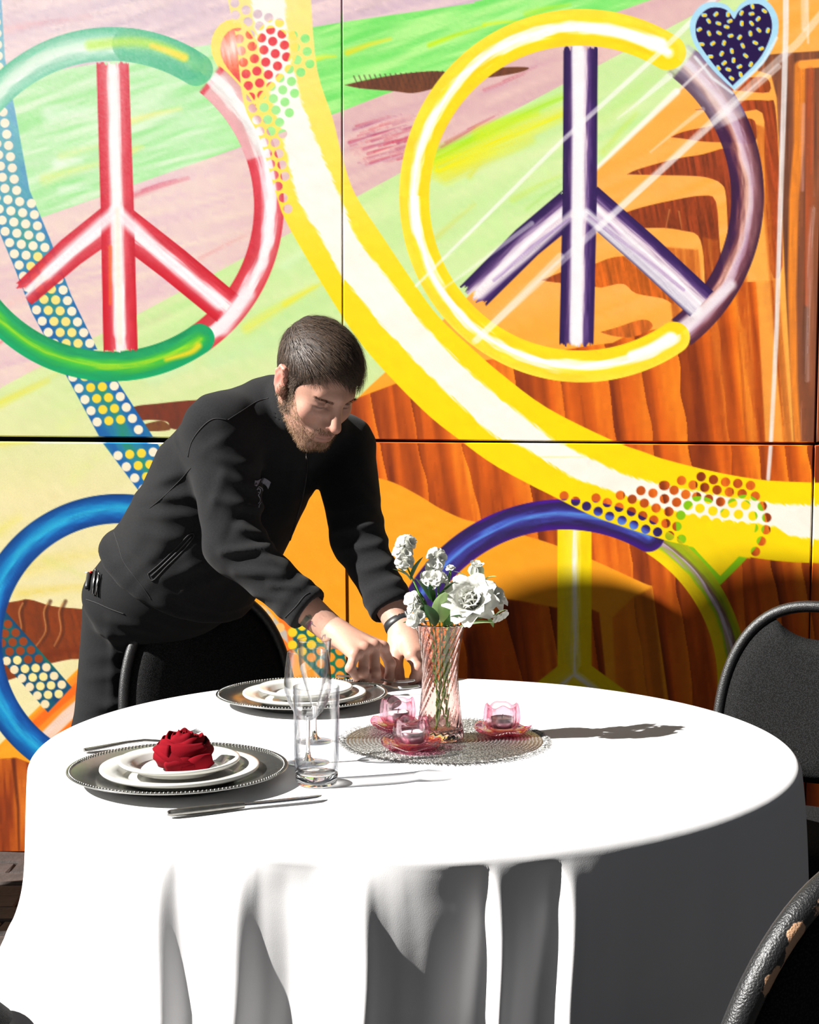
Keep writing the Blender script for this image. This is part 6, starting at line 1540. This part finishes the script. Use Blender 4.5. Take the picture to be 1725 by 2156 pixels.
# ------------------------------------------------------------------ surface lookup for details laid on the clothes
from mathutils.bvhtree import BVHTree
bvh_j = BVHTree.FromPolygons([tuple(v) for v in VJ], [tuple(int(i) for i in f) for f in FJ]); bvh_t = BVHTree.FromPolygons([tuple(v) for v in VT], [tuple(int(i) for i in f) for f in FT])
def hit(bvh, px, py, off=.001):
    o = Vector((0, 0, CAM_H)); d = (P(px, py, 3.0) - o).normalized(); h = bvh.ray_cast(o, d)
    if h[0] is None: return None, None
    n = h[1] if h[1].dot(d) < 0 else -h[1]
    return h[0] + n * off, n
def seam(name, pts, bvh, r=.0011, mat=None, parent=None, flat=1.0):
    q = []
    for a in catmull([(x, y, 0) for x, y in pts], 6):
        h, n = hit(bvh, a.x, a.y, r * .4)
        if h is not None: q.append(h)
    if len(q) > 2:
        mb = MB(); mb.tube(q, r, 6); return mb.build(name, mat or m_seam, parent)
seam('shoulder_seam', [(396, 962), (404, 930), (425, 900), (450, 882), (478, 884)], bvh_j, parent=jacket)
seam('side_seam', [(402, 985), (380, 1010), (345, 1045), (315, 1070)], bvh_j, .0008, parent=jacket); seam('hem_seam', [(236, 1110), (250, 1150), (262, 1185), (300, 1235), (318, 1262)], bvh_j, .0008, parent=jacket)
seam('yoke_seam', [(480, 884), (505, 868), (540, 846), (566, 838)], bvh_j, .0008, parent=jacket)
seam('pocket_welt', [(312, 1208), (340, 1184), (372, 1152), (400, 1124), (408, 1130), (385, 1160), (350, 1194), (322, 1222), (312, 1208)], bvh_j, .0014, parent=jacket)
seam('pocket_zip', [(318, 1214), (345, 1189), (378, 1157), (404, 1128)], bvh_j, .0018, m_rubber, jacket)
seam('cuff_seam', [(600, 1300), (622, 1278), (640, 1256), (652, 1248)], bvh_j, .0010, parent=jacket)
seam('front_zip', [(646, 962), (645, 1000), (636, 1050), (622, 1100), (606, 1150)], bvh_j, .0020, m_rubber, jacket)
def zip_pull():
    h, n = hit(bvh_j, 643, 952, .003)
    if h is None: h = P(643, 952, 2.99)
    mb = MB(); mb.box(h + Vector((0, -.003, .006)), (.006, .004, .006), bev=.001); z = mb.build('zip_slider', m_zip, jacket)
    mb = MB(); mb.tube([h + Vector((0, -.005, .004)), h + Vector((0, -.006, -.004)), h + Vector((.0003, -.005, -.014))], [.0014, .0026, .0022], 8, flat=.5); mb.build('zip_pull', m_zip, jacket)
zip_pull()
def emblem():
    """grey banner with letters and a curled outline printed on the chest"""
    def strip(name, top, bot, mat, off):
        T = catmull([(a, b, 0) for a, b in top], 6); B_ = catmull([(a, b, 0) for a, b in bot], 6); rows = [[], []]
        for a, b in zip(T, B_):
            h0, n0 = hit(bvh_j, a.x, a.y, off); h1, n1 = hit(bvh_j, b.x, b.y, off)
            if h0 is None or h1 is None: continue
            rows[0].append(h0); rows[1].append(h1)
        if len(rows[0]) > 2:
            mb = MB(); k = 4; R = [[r0 + (r1 - r0) * (j / k) for r0, r1 in zip(*rows)] for j in range(k + 1)]; mb.grid(R); return mb.build(name, mat, jacket)
    strip('banner_print', [(551, 1005), (558, 1007), (565, 1011), (570, 1015)], [(547, 1016), (553, 1018), (560, 1023), (564, 1030)], m_print, .0012)
    strip('banner_tail_print', [(536, 1012), (542, 1012), (549, 1008)], [(535, 1022), (540, 1024), (545, 1017)], m_print, .0012)
    L = lambda *pts: pts
    for nm, segs in [('letter_print', [L((549, 1012), (548, 1016), (551, 1017))]), ('letter_print', [L((554, 1010), (552, 1018), (556, 1019))]), ('letter_print', [L((561, 1015), (558, 1021))]), ('letter_print', [L((563, 1024), (566, 1018), (567, 1026))]), ('letter_print', [L((536, 1022), (539, 1017), (541, 1020), (537, 1019))])]:
        for s in segs: seam(nm, [s[0]] + list(s[1:]) if len(s) > 2 else [s[0], ((s[0][0] + s[1][0]) / 2, (s[0][1] + s[1][1]) / 2), s[1]], bvh_j, .0011, m_letter, jacket)
    for pts in ([(541, 1031), (545, 1025), (550, 1027), (553, 1031), (553, 1034)], [(541, 1031), (545, 1029), (548, 1031), (547, 1038), (544, 1042), (547, 1049), (547, 1056), (544, 1060)], [(543, 1036), (546, 1037)], [(550, 1057), (546, 1063), (545, 1068)]): seam('outline_print', pts, bvh_j, .0009, m_print, jacket)
emblem()
seam('pocket_edge', [(182, 1262), (205, 1270), (232, 1282), (262, 1293)], bvh_t, .0012, parent=trousers); seam('leg_seam', [(168, 1300), (160, 1360), (156, 1420), (150, 1490), (146, 1530)], bvh_t, .0009, parent=trousers)
# watch
def watch():
    ax = nv(WL - EL); c = WL - ax * .012; a1 = nv(np.cross(ax, (0, 0, 1.0))); a2 = nv(np.cross(ax, a1))
    pts = [Vector(c + a1 * .0325 * math.cos(t) + a2 * .0300 * math.sin(t)) for t in [2 * math.pi * k / 48 for k in range(48)]]
    mb = MB(); rows = []
    for k in range(48):
        t = 2 * math.pi * k / 48; rows.append([Vector(c + (a1 * math.cos(t) * (.0290 + e) + a2 * math.sin(t) * (.0272 + e)) + ax * h) for e, h in ((0, -.0095), (.0028, -.0095), (.0036, 0), (.0028, .0095), (0, .0095))])
    mb.grid(rows, close_v=True); w = mb.build('watch_strap', m_rubber, man)
    t = math.radians(250); ctr = Vector(c + a1 * .033 * math.cos(t) + a2 * .031 * math.sin(t)); d = Vector(a1 * math.cos(t) + a2 * math.sin(t))
    M = Matrix((Vector(a1 * -math.sin(t) + a2 * math.cos(t)), Vector(ax), d)).transposed().to_4x4()
    mb = MB(); mb.box(ctr, (.022, .026, .008), M, bev=.003); mb.build('watch_case', m_rubber, w)
watch()
# ------------------------------------------------------------------ hair, beard and brows as strands
bvh_h = BVHTree.FromPolygons([tuple(v) for v in V1], [tuple(int(i) for i in f) for f in F1])
def to_l(v): q = Vector(v) - Vector(HC); return Vector((q.dot(Vector(HR)), q.dot(Vector(HF)), q.dot(Vector(HU))))
def to_w(q): return Vector(HC) + Vector(HR) * q.x + Vector(HF) * q.y + Vector(HU) * q.z
def hl_np(q):
    """>0 inside the hair region (local head coordinates, arrays); the fringe falls lower on his left"""
    r, f, u = q[:, 0], q[:, 1], q[:, 2]; ax_ = np.abs(r)
    front = np.interp(r, [-.075, -.045, -.02, .01, .035, .05, .075], [.020, .044, .058, .070, .074, .060, .030])
    h1 = u - front + (.066 - f) * .10
    side = np.interp(f, [-.20, -.045, -.030, -.006, .000, .010, .024, .034, .048, .062], [-.060, -.055, -.020, .030, .028, -.030, -.034, .006, .030, .052])
    h2 = u - side
    w = np.clip((ax_ - .050) / .012, 0, 1)
    back = f < .0
    return np.where(back, u - np.interp(f, [-.20, -.045, -.030, -.006, .0], [-.060, -.055, -.020, .030, .028]), h1 * (1 - w) + np.maximum(h1, h2) * w)
def hairline(q): return float(hl_np(np.array([[q.x, q.y, q.z]]))[0])
def strands(name, roots, width, segs, grow, mat):
    V, Fc = [], []
    for root, n, d, L, stiff, rr in roots:
        p = root.copy(); dirv = d.copy(); pts = [p.copy()]
        for k in range(segs):
            p = p + dirv * (L / segs); dirv = grow(p, dirv, k / segs, rr); pts.append(p.copy())
        side = (dirv.cross(n)).normalized() if dirv.cross(n).length > 1e-6 else Vector((1, 0, 0))
        b = len(V)
        for k, q in enumerate(pts):
            w = width * (1 - .85 * k / segs); V.append(q - side * w); V.append(q + side * w)
        for k in range(segs): Fc.append((b + 2 * k, b + 2 * k + 1, b + 2 * k + 3, b + 2 * k + 2))
    return mesh_obj(name, V, Fc, mat, man)
def s_hair(p):
    q = (p - HC) @ HM; ax_ = np.abs(q[:, 0])
    top = np.clip((q[:, 2] - .02) / .09, 0, 1); frontw = np.clip((q[:, 1] + .02) / .09, 0, 1)
    th = .002 + .008 * top + .009 * top * frontw
    d = s_skull(q) - th
    along = q[:, 1] * .35 + q[:, 0] * .9
    d = d - (.0012 * np.sin(along * 520 + 6 * np.sin(q[:, 1] * 45 + q[:, 0] * 20)) + .0012 * np.sin(along * 210 + 2.5 * np.sin(q[:, 1] * 30))) * np.clip(top * 1.6, .1, 1)
    return smax(d, -hl_np(q) * .8 + .0025, .005)
VH_, FH_ = nets(s_hair, HC - .15, HC + .15, .0026)
m_scalp = new_mat('dark_brown_hair', (.014, .009, .006), .6, spec=.2, noise=(300, .6)); hair = np_mesh('hair', VH_, FH_, m_scalp, man)
bvh_hair = BVHTree.FromPolygons([tuple(v) for v in VH_], [tuple(int(i) for i in f) for f in FH_])
rg = random.Random(21)
def hair_roots(N):
    out = []; crown = Vector((.018, -.058, .102)); Q = (VH_ - HC) @ HM; ok = np.nonzero(hl_np(Q) > .0005)[0]
    R3 = lambda w: (Vector(HR) * w.x + Vector(HF) * w.y + Vector(HU) * w.z)
    for _ in range(N):
        i = int(rg.choice(ok)); q = Vector(Q[i]) + Vector((rg.uniform(-.0014, .0014), rg.uniform(-.0014, .0014), rg.uniform(-.0014, .0014)))
        n = (q - Vector((0, -.014, .03))); n = Vector((n.x / .0765, n.y / .099, n.z / .089)).normalized()
        away = (q - crown); away = away - n * away.dot(n); away = away.normalized() if away.length > 1e-4 else Vector((0, 1, 0))
        top = max(0, min(1, (q.z - .030) / .050)); fr = max(0, min(1, (q.y + .03) / .09))
        flow = away * (1 - .6 * top) + Vector((-.62, .75, -.15)) * top * .9 + (Vector((.1, .25, -.9)) * (1 - top))
        flow = flow - n * flow.dot(n); flow.normalize()
        lift = .10 + .22 * top * rg.random()
        sp = .16
        d = (flow + n * lift + Vector((rg.uniform(-sp, sp), rg.uniform(-sp, sp), rg.uniform(-sp, sp)))).normalized()
        L = (.009 + .022 * top + .010 * top * fr) * rg.uniform(.7, 1.25)
        out.append((to_w(q) - R3(n) * .001, R3(n), R3(d), L, 1, rg.random()))
    return out
def grow_hair(p, d, t, rr):
    q = to_l(p); n = (q - Vector((0, -.014, .03))); n = (Vector(HR) * (n.x / .0765 ** 2) + Vector(HF) * (n.y / .099 ** 2) + Vector(HU) * (n.z / .089 ** 2)).normalized()
    return (d - n * (.24 + .1 * rr) * max(0, d.dot(n) + .25)).normalized()
strands('hair_strands', hair_roots(10500), .00048, 5, grow_hair, m_hair)['kind'] = 'stuff'
def face_roots(N, test, L, spread, down):
    out = []; n_v = len(V1); tries = 0
    while len(out) < N and tries < N * 400:
        tries += 1
        i = rg.randrange(n_v); v = Vector(V1[i]); q = to_l(v)
        if not test(q): continue
        loc, n, _, _ = bvh_h.find_nearest(v)
        if n.dot(v - Vector(HC)) < 0: n = -n
        d = Vector(HU) * down[2] + Vector(HF) * down[1] + Vector(HR) * down[0] * math.copysign(1, q.x) + n * .55 + Vector((rg.uniform(-1, 1), rg.uniform(-1, 1), rg.uniform(-1, 1))) * spread
        out.append((v, n, d.normalized(), L * rg.uniform(.6, 1.3), 1, rg.random()))
    return out
gr0 = lambda p, d, t, rr: d
def t_beard(q):
    a = abs(q.x)
    if q.y < -.006: return False
    if q.z < -.085: return q.y > .02
    if -.060 < q.z < -.046 and a < .030 and q.y > .07: return True                 # moustache
    if a < .024 and -.080 < q.z < -.058 and q.y > .07: return False                # lips
    jaw = -.052 + .055 * max(0, (.055 - q.y)) / .055 + (.02 if a > .055 else 0)
    return q.z < jaw - (.006 if q.y > .06 else 0)
strands('beard', face_roots(3600, t_beard, .0062, .35, (.1, .25, -.75)), .00042, 3, gr0, m_beard)['kind'] = 'stuff'
t_brow = lambda q: .014 < abs(q.x) < .050 and abs(q.z - (.0160 + .10 * (min(abs(q.x), .036) - .02))) < .0031 and q.y > .06
strands('eyebrows', face_roots(420, t_brow, .0075, .25, (.9, .1, .25)), .00045, 3, gr0, m_brow)['kind'] = 'stuff'
t_side = lambda q: abs(q.x) > .056 and -.060 < q.z < .03 and .006 < q.y < .030
strands('sideburns', face_roots(1300, t_side, .007, .3, (.1, .2, -.8)), .00045, 3, gr0, m_brow)['kind'] = 'stuff'
# ------------------------------------------------------------------ pens in the trouser pocket
m_red = new_mat('red_plastic', (190, 20, 24), .35, noise=(60, .1)); m_clip = new_mat('pen_clip_metal', (.6, .6, .6), .2, 1.0, noise=(60, .1)); m_white = new_mat('white_plastic', (220, 220, 218), .4, noise=(60, .05))
def pen(px0, py0, px1, py1, label, marker=False):
    a, n0 = hit(bvh_t, px0, py0, .006); b, n1 = hit(bvh_t, px1, py1, .006)
    if a is None: a = P(px0, py0, 3.19)
    if b is None: b = P(px1, py1, 3.18)
    e = empty('marker_pen' if marker else 'pen', b, label, 'pen', 'pens in the pocket'); inv = Matrix.Translation(-Vector(b)); ax = (a - b).normalized()
    if marker:
        mb = MB(); mb.tube([b, b + (a - b) * .15, a], [.0045, .0055, .0058], 10); mb.build('barrel', m_rubber, e, M=inv)
        mb = MB(); c = a + ax * .004; mb.lathe([(.001, -.003), (.0042, -.002), (.0042, .002), (.001, .003)], 10, c=(0, 0, 0), cap0=True, cap1=True); o = mb.build('red_button', m_red, e); o.location = c - b + Vector((.004, -.004, 0))
        mb = MB(); mb.tube([a + ax * .002 + Vector((-.004, 0, 0)), a + ax * .006 + Vector((-.010, 0, -.002))], .0012, 6); mb.build('cord', m_white, e, M=inv)
    else:
        mb = MB(); mb.tube([b, a], .0034, 8); mb.build('barrel', m_rubber, e, M=inv)
        mb = MB(); mb.tube([b + Vector((.001, -.005, 0)), (a + b) / 2 + Vector((.001, -.0055, 0)), a + Vector((.001, -.005, 0))], .0012, 6); mb.build('clip', m_clip, e, M=inv)
        mb = MB(); mb.tube([a, a + ax * .006], [.0030, .0022], 8); mb.build('push_button', m_clip, e, M=inv)
pen(193, 1210, 188, 1240, 'black marker with red button in the trouser pocket', True)
pen(206, 1205, 199, 1250, 'pen with metal clip, left one in the trouser pocket'); pen(213, 1212, 206, 1252, 'pen with metal clip, right one in the trouser pocket')
